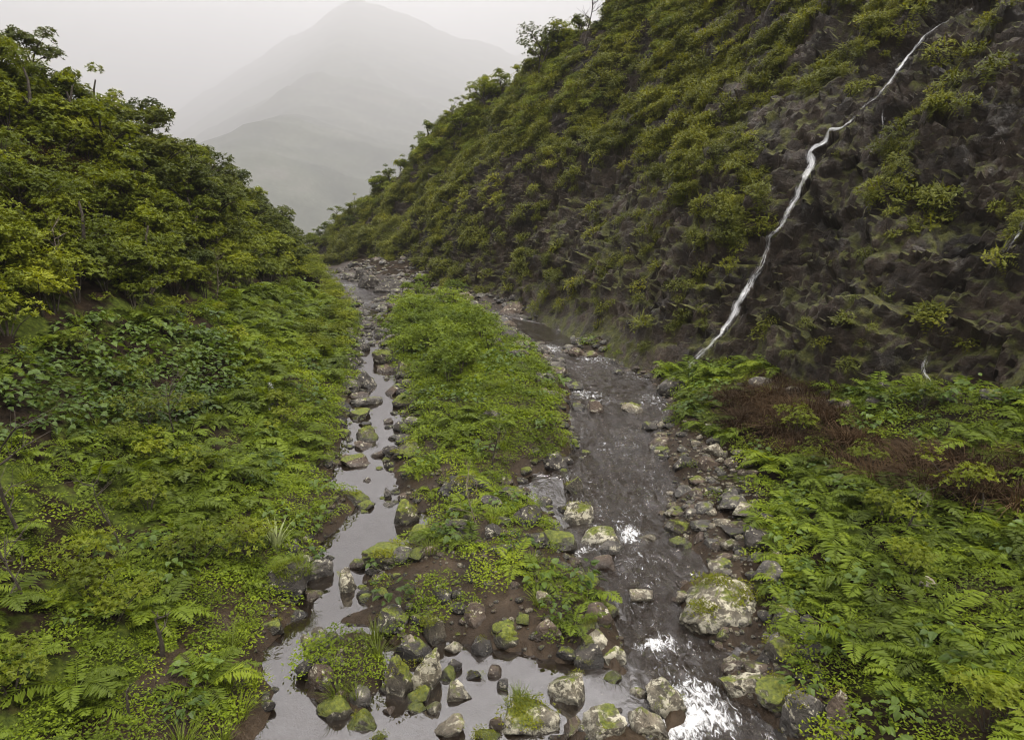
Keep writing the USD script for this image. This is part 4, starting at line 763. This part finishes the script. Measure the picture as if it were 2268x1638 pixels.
ORI = {'A': (600, 1156), 'B': (1200, 1156), 'C': (1800, 1156), 'E': (800, 600)}
L, M, D, BR, G, PA = 'lichen_rock', 'mossy_rock', 'dark_rock', 'brown_rock', 'grey_rock', 'pale_rock'
BOULDERS = [
 ('A',655,130,180,150,M,9,'mossy wedge-shaped boulder jutting into the calm pool from the left bank'),
 ('A',985,230,150,190,M,5,'upright mossy boulder on the right edge of the calm upper pool'),
 ('A',870,120,60,75,G,0,'small squared stone standing in the calm upper pool'),
 ('A',752,37,56,36,BR,0,'flat reddish stone at the top of the calm pool'),
 ('A',772,186,42,20,BR,0,'tiny reddish stone alone in the middle of the calm pool'),
 ('A',1065,360,150,110,M,4,'low mossy stone just above the big mossy slab'),
 ('A',925,505,370,190,M,14,'broad square mossy slab across the middle of the left channel'),
 ('A',695,560,92,70,BR,0,'smooth brown stone alone in the water left of the square mossy slab'),
 ('A',460,580,160,140,G,0,'grey brown rock at the narrows left of the square mossy slab'),
 ('A',355,535,110,95,G,0,'pointed grey rock beside the boulder topped with grass'),
 ('A',300,470,90,90,D,0,'dark rock under the pale spiky grass on the left bank'),
 ('A',515,515,62,42,D,0,'small dark stone in the narrows of the left channel'),
 ('A',622,655,130,180,L,2,'jagged upright rock below the narrows of the left channel'),
 ('A',215,640,310,270,D,12,'big dark boulder topped with grass on the left bank'),
 ('A',412,745,120,75,BR,0,'brown flat rock at the foot of the grass-topped boulder'),
 ('A',160,935,130,95,M,6,'round moss-covered hump on the left bank below the grass-topped boulder'),
 ('A',390,1027,115,85,PA,0,'pale flat-topped block in the shallow water left of the islet'),
 ('A',445,975,92,50,PA,0,'pale flat stone just behind the flat-topped block left of the islet'),
 ('A',600,1132,150,95,PA,1,'pale slab lying on the mossy islet'),
 ('A',930,890,210,190,D,3,'dark triangular rock on the near edge of the middle island'),
 ('A',1030,1030,125,120,PA,0,'pale rough rock standing in the pool behind the two tall stones'),
 ('A',1170,975,120,190,M,7,'tall moss-grown stump of rock behind the tall upright stones'),
 ('A',1310,975,92,62,M,3,'small round mossy stone near the moss-grown stump of rock'),
 ('A',1100,1215,175,300,L,1,'tallest upright egg-shaped stone in the bottom pool'),
 ('A',940,1235,165,280,M,2,'leaning upright stone left of the tallest stone in the bottom pool'),
 ('A',1240,1240,112,92,M,0,'greenish round stone right of the tallest stone'),
 ('A',1290,1180,84,84,D,0,'dark stone behind the greenish round stone in the pool'),
 ('A',1300,1352,155,125,L,0,'round stone with white lichen alone in the bottom pool'),
 ('A',1085,1367,155,110,M,1,'rounded stone with pale spot in front of the tallest stone'),
 ('A',1060,1442,92,66,M,0,'small greenish stone in front of the rounded stone with pale spot'),
 ('A',1160,1437,82,84,L,0,'small pale-edged stone beside the rounded stone with pale spot'),
 ('A',885,1462,72,48,BR,0,'low brown stone in the open water right of the islet'),
 ('A',552,1450,190,155,M,0,'dark rounded boulder at the near left tip of the islet'),
 ('A',720,1537,155,105,M,3,'angular mossy stone in the water in front of the islet'),
 ('A',690,1370,135,115,G,0,'wet dark grey rock on the near side of the islet'),
 ('A',480,1235,160,170,BR,3,'brown mossy rock forming the left side of the islet'),
 ('A',1395,1247,102,56,D,2,'flat stone with a moss cap in the bottom pool'),
 ('A',1580,1297,64,84,G,0,'small upright grey stone at the pool edge right of the lichen stone'),
 ('A',1530,1217,92,72,BR,0,'reddish stone at the back of the bottom pool'),
 ('A',1540,1542,84,84,BR,0,'brown stone left of the lichened boulder at the bottom edge'),
 ('A',1265,1565,165,125,PA,1,'pale ridged rock at the bottom edge of the pool'),
 ('A',1480,1612,140,66,M,6,'moss-covered rock at the bottom edge of the picture'),
 ('A',820,1627,104,32,M,3,'mossy stone top poking out at the bottom edge'),
 ('A',1410,872,155,165,BR,1,'brown upright rock on the near right of the middle island'),
 ('A',1450,1062,145,125,D,1,'dark rock on the shore of the bottom pool'),
 ('A',1605,1000,165,140,M,4,'mossy boulder on the near right corner of the island'),
 ('A',1270,1072,112,72,PA,0,'pale low rock at the back of the bottom pool'),
 ('A',1350,70,370,120,D,10,'long dark slab roofed with moss on the island'),
 ('A',1500,172,145,105,D,1,'dark block below the long mossy slab'),
 ('A',1650,125,210,115,D,2,'dark slanted slab at the island edge beside the still inlet'),
 ('A',1585,352,92,92,BR,0,'round brown stone on the middle island'),
 ('A',1592,480,175,115,G,1,'pale grey slab half buried on the middle island'),
 ('A',860,1322,74,62,D,0,'dark small stone at the right edge of the islet'),
 ('A',1220,745,150,120,D,2,'dark rock in the ferns of the middle island'),
 ('A',330,860,90,70,D,0,'dark stone below the grass-topped boulder'),
 ('A',740,770,90,70,M,2,'mossy stone at the left tip of the middle island'),
 ('B',505,72,115,125,M,5,'mossy pointed rock standing at the mouth of the still inlet'),
 ('B',545,235,210,180,L,7,'square rock with bright moss on top between inlet and rapids'),
 ('B',660,375,250,165,L,0,'dark broken block beside the small white rapid'),
 ('B',732,445,145,105,G,0,'lower ledge rock directly left of the white rapid'),
 ('B',215,255,215,160,D,5,'dark mossy boulder on the right edge of the island'),
 ('B',265,395,205,125,D,4,'second dark mossy boulder just below on the island edge'),
 ('B',382,292,94,74,G,0,'small grey stone between island edge and rapids'),
 ('B',400,345,120,90,G,1,'grey mottled stone beside the dark mossy boulders'),
 ('B',685,545,150,100,BR,0,'low wet brown rock splitting the current below the rapid'),
 ('B',918,735,145,115,PA,0,'pale rock alone in the middle of the right channel'),
 ('B',1400,780,480,350,L,34,'biggest boulder of all with bright moss on its back beside the right channel'),
 ('B',668,855,175,160,BR,1,'rounded brown boulder on the left edge of the right channel'),
 ('B',600,925,135,105,M,5,'moss-covered rock behind the rounded brown boulder'),
 ('B',352,955,185,160,BR,3,'brown boulder at the near end of the island'),
 ('B',735,1110,160,140,L,0,'lichen-spotted stone at the left edge of the right channel'),
 ('B',660,1030,130,130,L,0,'lichen-spotted stone behind its twin left of the right channel'),
 ('B',590,1145,165,150,D,1,'dark green stone left of the lichen-spotted pair'),
 ('B',490,1300,245,260,L,2,'large pale rock with reddish wet base beside the bottom pool'),
 ('B',898,1352,84,74,PA,0,'small pale stone at the right end of the bottom pool'),
 ('B',1080,1385,225,200,L,2,'pale lumpy boulder between the bottom pool and the white water'),
 ('B',260,1515,370,230,L,16,'wide lichened boulder with green tuft at the bottom of the picture'),
 ('B',492,1562,115,115,BR,0,'smooth brown stone right of the wide lichened boulder'),
 ('B',700,1570,290,190,L,1,'large speckled boulder cut by the bottom edge of the picture'),
 ('B',965,1535,215,200,PA,0,'pale smooth boulder left of the foaming water at the bottom'),
 ('B',1530,1295,225,210,L,0,'pale lichened boulder on the right of the foaming water'),
 ('B',1492,1182,135,85,BR,0,'brown flat rock above the pale boulder right of the rapids'),
 ('B',1632,1192,135,95,BR,0,'rust-brown wet stone right of the brown flat rock'),
 ('B',1145,332,145,135,M,3,'greenish boulder on the right bank beside the rapid'),
 ('B',1168,422,125,82,M,1,'low greenish boulder in front of the greenish boulder'),
 ('B',1222,242,84,84,G,0,'rounded grey stone behind the greenish boulder'),
 ('B',1308,302,155,84,G,0,'flat grey stone right of the greenish boulder'),
 ('B',1385,418,135,95,G,0,'light grey angular stone on the gravel bank'),
 ('B',1505,352,175,105,D,0,'dark slanted stone on the gravel bank'),
 ('B',1680,390,220,210,D,4,'big dark boulder with a shadowed hollow under the right bank ferns'),
 ('B',1412,562,155,95,PA,0,'pale oval boulder just behind the biggest boulder'),
 ('B',1282,382,84,74,BR,0,'brownish stone beside the light grey angular stone'),
 ('B',1132,232,115,64,BR,0,'brown low stone at the water edge upstream of the greenish boulder'),
 ('B',972,392,115,54,PA,0,'half-sunk pale stone right of the white rapid'),
 ('B',1422,1002,64,94,M,0,'small wet stone below the biggest boulder'),
 ('B',1722,1045,110,150,G,1,'grey upright stone at the side channel on the right'),
 ('B',312,755,94,115,PA,0,'pinkish pale stone on the near island'),
 ('B',80,985,165,150,M,5,'mossy lump of rock above the bottom pool'),
 ('B',1490,122,84,74,G,0,'grey stone high on the gravel bank'),
 ('B',1312,102,64,84,PA,0,'pale upright stone high on the gravel bank'),
 ('B',782,1457,44,28,BR,0,'little stone alone in the still end of the bottom pool'),
 ('B',740,1265,110,60,M,0,'flat stone row between right channel and bottom pool'),
 ('B',235,1090,90,60,G,0,'grey pebbly stone behind the large pale rock'),
 ('C',285,1095,240,210,M,4,'mossy boulder split by a crack beside the side channel'),
 ('C',420,1002,115,85,G,0,'shiny wet stone above the cracked mossy boulder'),
 ('C',462,1100,84,125,D,0,'dark narrow stone right of the cracked mossy boulder'),
 ('C',235,1345,270,190,M,6,'broad boulder with a yellow moss patch near the foaming water'),
 ('C',405,1500,235,270,G,3,'tall grey-brown boulder at the bottom right of the stream'),
 ('C',600,1460,160,210,BR,1,'rust-stained boulder near the bottom right corner'),
 ('C',310,1622,210,90,D,1,'dark wet stone at the bottom edge right of the foam'),
 ('C',640,1610,200,120,BR,2,'brown streaked rock at the bottom edge right of the stream'),
 ('C',285,872,155,145,G,3,'grey stone among herbs right of the biggest boulder'),
 ('C',172,882,84,74,G,0,'small grey stone at the head of the side channel'),
 ('C',1140,675,120,95,PA,0,'smooth pale stone among the right bank herbs'),
 ('C',500,1250,110,90,D,0,'dark stone above the tall grey-brown boulder'),
 ('E',215,165,120,105,D,0,'dark pointed boulder of the far boulder group'),
 ('E',278,215,160,110,D,0,'middle boulder of the far boulder group upstream'),
 ('E',365,240,185,115,D,0,'largest boulder of the far boulder group upstream'),
 ('E',130,188,95,45,G,0,'low stone in the far riffle left of the far boulder group'),
 ('E',650,322,105,66,G,0,'grey stone near the far yellow bush'),
 ('E',845,318,160,105,BR,0,'reddish dome of rock at the far foot of the cliff'),
 ('E',962,402,95,66,D,0,'dark stone at the head of the brown pool'),
 ('E',1160,388,200,110,BR,0,'smooth reddish rock washed by the brown pool under the cliff'),
 ('E',110,520,105,75,G,0,'grey block on the left shore of the narrow upper channel'),
 ('E',132,562,135,75,D,0,'dark slab on the left shore of the narrow upper channel'),
 ('E',190,472,84,64,D,0,'dark small rock at the head of the narrow upper channel'),
 ('E',150,622,104,64,G,0,'low grey rock below the dark slab on the left shore'),
 ('E',192,577,64,44,G,0,'small stone touching the narrow upper channel'),
 ('E',250,497,84,42,D,0,'flat dark stone lying in the upper channel'),
 ('E',266,597,54,36,D,0,'small dark stone in the middle of the upper channel'),
 ('E',350,587,46,40,D,0,'small dark stone on the right of the upper channel'),
 ('E',110,708,210,115,D,6,'large dark boulder with moss cap on the left shore'),
 ('E',340,665,170,140,M,5,'mossy block standing on the right of the upper channel'),
 ('E',358,752,125,66,BR,0,'brown flat rock in front of the mossy block'),
 ('E',230,822,165,125,D,3,'dark rounded rock half in the middle channel'),
 ('E',470,752,95,125,M,3,'mossy stone under the island bushes'),
 ('E',390,892,95,64,BR,0,'brown stone alone in the middle channel'),
 ('E',240,942,175,95,G,0,'long grey rock across the middle channel'),
 ('E',188,1027,155,95,M,3,'mossy dome rising from the middle channel'),
 ('E',230,1087,74,48,D,0,'dark stone just below the mossy dome'),
 ('E',245,1152,135,125,M,3,'mossy rock in the middle channel with herbs'),
 ('E',220,1227,125,75,BR,0,'brown rock below the mossy rock in the middle channel'),
 ('E',170,1322,185,105,BR,0,'wet brown rock at the head of the calm pool'),
 ('E',310,1282,84,54,BR,0,'low brown stone right of the wet brown rock'),
 ('E',470,952,135,105,M,3,'mossy rock on the island shore of the middle channel'),
 ('E',370,1077,64,44,BR,0,'small reddish stone in the right of the middle channel'),
 ('E',412,1177,84,44,D,0,'flat dark stone by the island shore'),
 ('E',402,1242,104,94,D,0,'dark rock by the island shore above the calm pool'),
 ('E',505,1250,190,130,M,8,'mossy boulder on the left of the island'),
 ('E',60,1040,110,120,D,4,'dark boulder on the left shore of the middle channel'),
 ('E',1030,1032,160,110,G,1,'tilted pale slab sticking out of the island ferns'),
 ('E',1415,1325,185,140,D,4,'large smooth dark boulder at the near right of the island ferns'),
 ('E',1640,990,115,110,BR,0,'brown rock in the riffle under the waterfall'),
 ('E',1875,988,145,90,PA,3,'pale mossy stone in the riffle near the cliff'),
 ('E',1540,655,115,66,BR,0,'dark brown rock at the lip of the brown pool'),
 ('E',1210,652,115,85,M,2,'mossy stone beside the first cascade'),
 ('E',1282,622,95,64,G,0,'pale grey stone beside the first cascade'),
 ('E',1190,582,95,54,PA,0,'pale broken stone above the first cascade'),
 ('E',1310,682,95,75,BR,0,'brown stone under the first cascade'),
 ('E',1402,762,115,64,BR,0,'flat brown stone left of the second riffle'),
 ('E',1490,837,95,64,D,0,'dark stone left of the lower riffle'),
 ('E',1400,972,64,64,G,0,'grey stone on the island shore above the wide run'),
 ('E',1050,582,84,74,D,0,'dark stone at the back of the island bushes'),
 ('E',1790,770,90,60,D,0,'dark ledge stone where the waterfall lands'),
 ('E',1980,1110,100,70,D,0,'dark stone on the right shore below the riffle'),
 ('E',2050,1240,110,70,M,3,'mossy stone on the right shore of the wide run'),
 ('E',2180,1330,130,120,D,1,'dark hollow boulder on the gravel bank'),
 ('E',2330,1340,110,110,BR,0,'brown round boulder on the upper gravel bank'),
 ('E',2380,1110,115,66,G,0,'grey stone near the ferns below the cliff'),
 ('E',2300,1505,74,84,BR,0,'reddish upright stone on the gravel bank'),
 ('E',2370,1190,100,60,G,0,'flat grey stone on the upper gravel bank'),
 ('E',2470,1535,84,74,G,0,'grey stone under the ferns of the right bank'),
 ('E',2130,1625,120,60,PA,0,'pale flat stone at the edge of the gravel bank'),
 ('E',50,78,200,60,PA,0,'broad pale slab at the far head of the stream'),
]
hs = 1 / 2.52 / 1.1028
for i, (tag, x, y, w, h, mat, tufts, label) in enumerate(BOULDERS):
    ox, oy = ORI[tag]; u, v = (ox + x / 2.52) / 1.1028, (oy + y / 2.52) / 1.1028; w, h = w * hs, h * hs
    p = on_ground(u, min(v + .42 * h, 1720))
    if p is None: continue
    dist = float(np.linalg.norm(p - [0, 0, EYE])); dep = math.asin((EYE - p[2]) / dist); wm = w / FOC * dist; hm = h / FOC * dist
    dm = min(.85 * wm, .8 * hm / max(math.sin(dep), .1)); hz = max(.26 * wm, (hm - .72 * dm * math.sin(dep)) / math.cos(dep)); hz = min(hz, 1.5 * wm)
    back = unit(np.array([p[0], p[1], 0])) * dm * .42; z0 = max(float(STREAM(p[1])), float(ground_z(p[0], p[1])) - .04)
    r = np.random.default_rng(500 + i)
    boulder('boulder' if wm > .55 else 'stone', label, 'boulder' if wm > .55 else 'stone', (p[0] + back[0], p[1] + back[1], z0), (wm * .55, dm * .60, hz * .86), r.uniform(-.35, .35), mat, 900 + i, tufts, r.uniform(-.25, .25))

# smaller stones along the shores: copies of a few shapes
STONES = {}
for kind, mats in (('wet', (D, BR, G)), ('dry', (PA, BR, G)), ('moss', (M, M, D))):
    STONES[kind] = KIND[kind + '_stone'] = [source(f'{kind}_stone_source_{k:03d}', [('stone', rock(300 + 17 * k + len(STONES), (.5, .42 + .05 * (k % 3), .26 + .06 * (k % 4)), 2, 8), mats[k % 3])]) for k in range(6)]
P_, uv, sd, dl, dr, u_, bad = sample(.36, -24, 16, 6, 80, 77)
shore = (sd > np.where(uv[:, 1] > 1150, -.14, -.6)) & (sd < .55) & (u_ < .5) & (uv[:, 0] > 560); bank = inside(uv, [(1440,960),(1540,940),(1640,1000),(1700,1100),(1720,1240),(1800,1400),(1880,1640),(1500,1640),(1600,1480),(1560,1300),(1560,1230),(1480,1130)]) & (sd > -.1)
upper = (uv[:, 1] < 760) & (np.abs(sd) < 1.2) & (uv[:, 0] > 650) & (uv[:, 0] < 1000)
foot_ = (dr > -.3) & (uv[:, 1] < 900) & (uv[:, 0] > 720) & ~bad & (u_ < np.where(uv[:, 0] < 1000, .22, 1.))
back = inside(uv, [(1080,690),(1180,770),(1260,830),(1270,900),(1200,880),(1100,770),(1040,720)])
inner = inside(uv, ISLAND) & (uv[:, 1] > 1040) & (sd > .2)
k = shore | (inner & (u_ < .34)) | (bank & (u_ < .75)) | (upper & (u_ < .35)) | (back & (u_ < .6)) | (foot_ & (u_ < .6)); P_, uv, sd, u_ = P_[k], uv[k], sd[k], u_[k]
z = np.maximum(P_[:, 2], STREAM(P_[:, 1])) ; P_[:, 2] = np.where(sd < 0, STREAM(P_[:, 1]) - .02, P_[:, 2])
size = np.random.default_rng(5).lognormal(-1.15, .45, len(P_)) * np.interp(P_[:, 1], [10, 40], [.85, 1.3])
right_ = uv[:, 0] > 1380; upst = uv[:, 1] < 900
pick3 = np.where(upst, 0, np.where(right_, np.where(u_ * 97 % 1 < .6, 1, 0), np.where(u_ * 97 % 1 < .45, 0, 2)))
def shore_label(what):
    def f(p, uv):
        return beside(what, uv)
        return what + (' on the gravel bank of the right channel' if uv[0] > 1380 else ' along the far upstream stretch' if uv[1] < 720 else ' along the narrow middle of the left channel' if uv[1] < 1050 and uv[0] < 1000 else ' beside the riffles of the right channel' if uv[1] < 1050 else ' along the shore of the pools near the camera' if uv[1] > 1400 else ' along the shore of the calm pool and island')
    return f
for n, (kd, nm) in enumerate((('wet', 'small dark wet stone'), ('dry', 'small pale dry stone'), ('moss', 'small moss-spotted stone'))):
    k = pick3 == n; place_all('stone', 'stone', nm.replace('small ', '') + 's along the stream', shore_label(nm), kd + '_stone', P_[k], scale=size[k], most=85, mass='stones', mass_label='more ' + nm[6:] + 's along the stream')
pebbles = [source(f'pebble_source_{k:03d}', [('stone', rock(700 + k, (.5, .45, .32), 1, 4), (G, BR, PA, D)[k % 4])]) for k in range(8)]
P_, uv, sd, dl, dr, u_, bad = sample(.15, -12, 14, 7, 42, 78)
k = ((sd <= -.12) & (uv[:, 0] > 1150) & (uv[:, 1] > 760) & (u_ < .09)) | (inside(uv, ISLAND) & (uv[:, 1] > 1040) & (sd > 0) & (u_ < .4)) | ((sd > -.12) & (sd < .9) & (uv[:, 0] > 560) & (u_ < .34)) | (inside(uv, [(1440,960),(1540,940),(1640,1000),(1700,1100),(1720,1240),(1800,1400),(1880,1640),(1500,1640),(1600,1480),(1560,1300),(1560,1230),(1480,1130)]) & (u_ < .8)); P_ = P_[k]
pr_ = np.random.default_rng(6); n = len(P_); print('pebbles', n)
instancer('gravel', 'loose gravel and pebbles on the banks and in the shallows', pebbles, pr_.integers(0, 8, n), frames(P_, np.tile([0, 0, 1.], (n, 1)), pr_.uniform(0, 6.3, n), pr_.lognormal(-2.35, .4, n), 1.0), protos='pebble')

# ------------------------------------------------------------------ waterfalls
flat_uv, flat_p = CUV.reshape(-1, 2), CLIFF.reshape(-1, 3); good = np.flatnonzero((T2.ravel() > 0) & (T2.ravel() < 1.05) & (flat_p[:, 1] > 3)); ctree = cKDTree(flat_uv[good])
def on_cliff(u, v):
    d, k = ctree.query((u, v), 10); k = good[k[np.isfinite(d)]]; q = np.linalg.norm(flat_p[k] - [0, 0, EYE], axis=1); return int(k[np.argmin(q)])
def fall(name, label, path, width, body, seed, push=.20):
    L_ = shapely.LineString(path); m = max(8, int(L_.length / 5)); uvp = np.array([L_.interpolate(i / (m - 1), True).coords[0] for i in range(m)]); ids = [on_cliff(*q) for q in uvp]
    p = np.stack([gaussian_filter1d(flat_p[ids][:, c], 1.6) for c in range(3)], 1); nrm = unit(np.stack([gaussian_filter1d(CN.reshape(-1, 3)[ids][:, c], 4) for c in range(3)], 1))
    p += nrm * push; t = unit(np.gradient(p, axis=0)); a = unit(np.cross(nrm, t)); s = np.r_[0, np.cumsum(np.linalg.norm(np.diff(p, axis=0), axis=1))]
    q = np.linspace(0, 1, m); W_ = width * np.interp(q, *[[x[k_] for x in body] for k_ in (0, 2)]); B_ = np.interp(q, *[[x[k_] for x in body] for k_ in (0, 1)])
    cols_ = np.linspace(-1, 1, 11); r = np.random.default_rng(seed); vs, ac, al, bo = [], [], [], []
    for c in cols_:
        wob_ = .12 * width * (fbm(np.column_stack([s * .9, 0 * s + c * 2.1, 0 * s + seed]), 2, seed) - .5)
        vs.append(p + a * (c * W_ + wob_)[:, None] + nrm * (.10 * width * (1 - c * c) + .10 * (fbm(np.column_stack([s * 2.2, 0 * s + c * 4, 0 * s]), 2, seed + 2) - .5))[:, None]); ac.append(c * W_ / .05); al.append(s / .42); bo.append(B_ - .06 - .34 * np.abs(c) ** 1.1 + .30 * (fbm(np.column_stack([s * .35, 0 * s + c * 2.2, 0 * s + seed * 3]), 2, seed + 8) - .5) + .22 * (fbm(np.column_stack([s * .8, 0 * s + c, 0 * s + seed]), 2, seed + 7) - .5))
    v = np.stack(vs, 1).reshape(-1, 3); n = 11; i, j = np.meshgrid(np.arange(m - 1), np.arange(n - 1), indexing='ij'); a0 = i * n + j
    pr = top(name, (v, np.stack([a0, a0 + 1, a0 + n + 1, a0 + n], -1).reshape(-1, 4)), 'falling_water', label, 'waterfall', smooth=True, primvars={'across': np.stack(ac, 1).ravel(), 'along': np.stack(al, 1).ravel(), 'body': np.stack(bo, 1).ravel()})
fall('waterfall', 'long thin white waterfall sliding down the middle of the cliff', FALL, .25, [(0, .42, 1.6), (.12, .56, 1.3), (.2, .64, 1.0), (.27, .56, .9), (.32, .42, .6), (.38, .66, .42), (.48, .64, 1.0), (.62, .60, 1.15), (.8, .63, 1.0), (.92, .60, .9), (1, .55, .9)], 1)
fall('waterfall', 'short white spray joining the stream at the foot of the waterfall', [(1578,758),(1545,790),(1520,815),(1508,838)], .22, [(0, .5, 1), (1, .45, 1.2)], 2)
fall('waterfall', 'faint second waterfall on the cliff at the right edge', [(2285,470),(2255,510),(2232,545),(2210,590),(2192,645)], .34, [(0, .58, .5), (.4, .55, .8), (.8, .45, .9), (1, .34, 1.0)], 3)
fall('waterfall', 'thin grey trickle down the dark cliff above the dead ferns', [(2095,735),(2070,770),(2055,800),(2062,850),(2030,880),(1995,915),(1960,945)], .22, [(0, .34, .7), (.4, .45, 1), (.7, .40, .8), (1, .34, .7)], 4)
fall('waterfall', 'faint wet trickle parallel to the main waterfall on its right', [(1990,215),(1960,260),(1945,310),(1925,350),(1900,375)], .2, [(0, .4, 1), (.5, .5, 1), (1, .3, 1)], 5)
# rivulet on the left bank
rv = []
for u, v in [(592,846),(602,862),(606,880),(600,900),(596,914)]:
    q = on_ground(u, v); rv.append(q + [0, 0, .07])
rv = np.array(rv); a = np.array([1.0, .2, 0]); wdt = np.array([.12, .22, .3, .26, .12])[:, None]
vv = np.stack([rv - a * wdt, rv + [0, 0, .04], rv + a * wdt], 1).reshape(-1, 3); i, j = np.meshgrid(np.arange(4), np.arange(2), indexing='ij'); a0 = i * 3 + j
top('rivulet', (vv, np.stack([a0, a0 + 1, a0 + 4, a0 + 3], -1).reshape(-1, 4)), 'falling_water', 'little white rivulet between the plants of the left bank', 'rivulet', smooth=True,
    primvars={'across': np.tile([-2, 0, 2.], 5), 'along': np.repeat(np.arange(5) / 1.2, 3), 'body': np.tile([.2, .62, .25], 5)})

# ------------------------------------------------------------------ bare saplings, snags, skyline trees
def bare(u, v, px, label, seed, twigs=9, thick=.022, cat='bare tree', p=None, mat='bark'):
    p = on_ground(u, v) if p is None else p; h = px / FOC * float(np.linalg.norm(p - [0, 0, EYE]))
    tr, tw = bare_tree_shape(seed, h / 1.0, twigs, thick); t = thing('bare_tree', label, cat, p); part(t, 'trunk', tr, mat)
    for b_ in tw: part(t, 'branch', b_, mat)
bare(48, 1215, 185, 'bare forked sapling with a white scar among the ferns at the left edge', 1, 12)
bare(246, 1215, 125, 'slender bare sapling among ferns right of the scarred sapling', 2, 10, .018)
bare(32, 1345, 110, 'leafless dark sapling low at the left edge', 3, 9, .026)
bare(352, 1455, 80, 'dead brown stump in the bright herbs of the left bank', 4, 3, .07, 'stump')
bare(283, 1590, 55, 'short leaning dark stump at the bottom left', 5, 2, .08, 'stump')
bare(395, 985, 120, 'twiggy bare bush in front of the large-leaved plants', 6, 14, .016)
bare(1098, 1045, 85, 'dark bare post-like sapling on the island ferns', 7, 8, .035)
bare(1048, 1170, 110, 'thin pale-barked sapling in front of the long mossy slab', 8, 7, .016, 'bare tree', None, 'dead_wood')
bare(2008, 1188, 85, 'pair-stemmed dark snag among the right bank ferns', 9, 5, .03)
bare(2160, 1160, 60, 'short dark snag below the dead ferns at right', 10, 3, .05, 'stump')
bare(610, 1215, 60, 'short dry stem beside the pale spiky grass', 11, 5, .02)
bare(150, 640, 90, 'pale bare branch sticking out of the left hill thicket', 12, 7, .02, 'bare tree', None, 'dead_wood')
bare(480, 665, 80, 'white bare branch in the middle of the left hill thicket', 13, 7, .02, 'bare tree', None, 'dead_wood')
def crest_at(u, v): return flat_p[on_cliff(u, v)]
bare(0, 0, 75, 'bare windswept tree on the crest high on the right skyline', 14, 14, .025, p=crest_at(1300, 85) - [0, 0, .2])
bare(0, 0, 42, 'bare twisted branch on the crest of the cliff in mid skyline', 15, 8, .03, p=crest_at(1000, 285) - [0, 0, .2])
def crest_tree(u, v, px, label, seed, lean=.3, dark=False, limbs=7):
    p = crest_at(u, v) - [0, 0, .25]; h = px / FOC * float(np.linalg.norm(p - [0, 0, EYE])); w_, c_ = tree_shape(seed, h * .9, h * .42, limbs, 34, min(.2, .05 * h), lean, .45)
    t = thing('tree', label, 'tree', p, rotz=0, group=None); part(t, 'trunk', w_, 'bark'); part(t, 'crown', c_, 'dark_tree_leaf' if dark else 'tree_leaf')
crest_tree(1180, 185, 125, 'flat-topped windswept tree leaning out on the right skyline', 31, .45, True, 9)
crest_tree(1225, 140, 80, 'rounded tree just above the flat-topped windswept tree on the skyline', 32, .2)
crest_tree(1075, 240, 75, 'dense round tree standing alone on the mid skyline', 33, .25)
crest_tree(1010, 310, 80, 'leafy green tree below the dense round tree on the skyline', 34, .3)
crest_tree(965, 355, 65, 'open small tree on the skyline with yellowish crown', 35, .4)
crest_tree(835, 440, 55, 'small flat tree on the lower skyline above the dark columns', 36, .45)
crest_tree(775, 505, 32, 'tiny thin tree on the lowest skyline of the cliff', 37, .3, True)
crest_tree(705, 555, 48, 'bushy tree at the notch where cliff and stream meet', 38, .3)
crest_tree(670, 582, 34, 'small bush-like tree right at the valley notch', 39, .2)
# yellow bushes on the far rocks and the pale spiky grass
for u, v, px, lb in ((912, 662, 40, 'bright yellow-green bush on the rocks in the far riffle'), (938, 628, 22, 'small yellow bush behind the bright one in the far riffle'), (1005, 660, 48, 'bright yellow bush at the far tip of the island')):
    p = on_ground(u, v); h = px / FOC * float(np.linalg.norm(p)); r = np.random.default_rng(u); cl = [((r.normal(0, .3 * h), r.normal(0, .3 * h), r.uniform(.3, .8) * h), h * r.uniform(.2, .34), h * r.uniform(.15, .25)) for _ in range(7)]
    t = thing('bush', lb, 'bush', p); part(t, 'stem', cat_mesh([tube([[0, 0, -.2], [c[0] * .5, c[1] * .5, c[2] * .5], list(c)], [.03, .02, .01], 4) for c, _, _ in cl]), 'bark'); part(t, 'foliage', crown(r, cl, 40, .13), 'yellow_leaf')
p = on_ground(612, 1222); top('spiky_grass', tuple([blades(np.random.default_rng(3), 40, .95, .05, .55, .08)[0] + p, blades(np.random.default_rng(3), 40, .95, .05, .55, .08)[1]]), 'pale_grass', 'pale spiky long-bladed grass clump on the left bank', 'grass')
for u, v, lb in ((1880, 1345, 'single feathery fern with brown stalk in the middle of the right bank'), (1755, 1360, 'pale green fern beside the hollow boulder')):
    p = on_ground(u, v); t = thing('fern', lb, 'fern', p)
    for nm_, f_, m_ in fern(np.random.default_rng(u), 1): part(t, nm_, f_, m_)
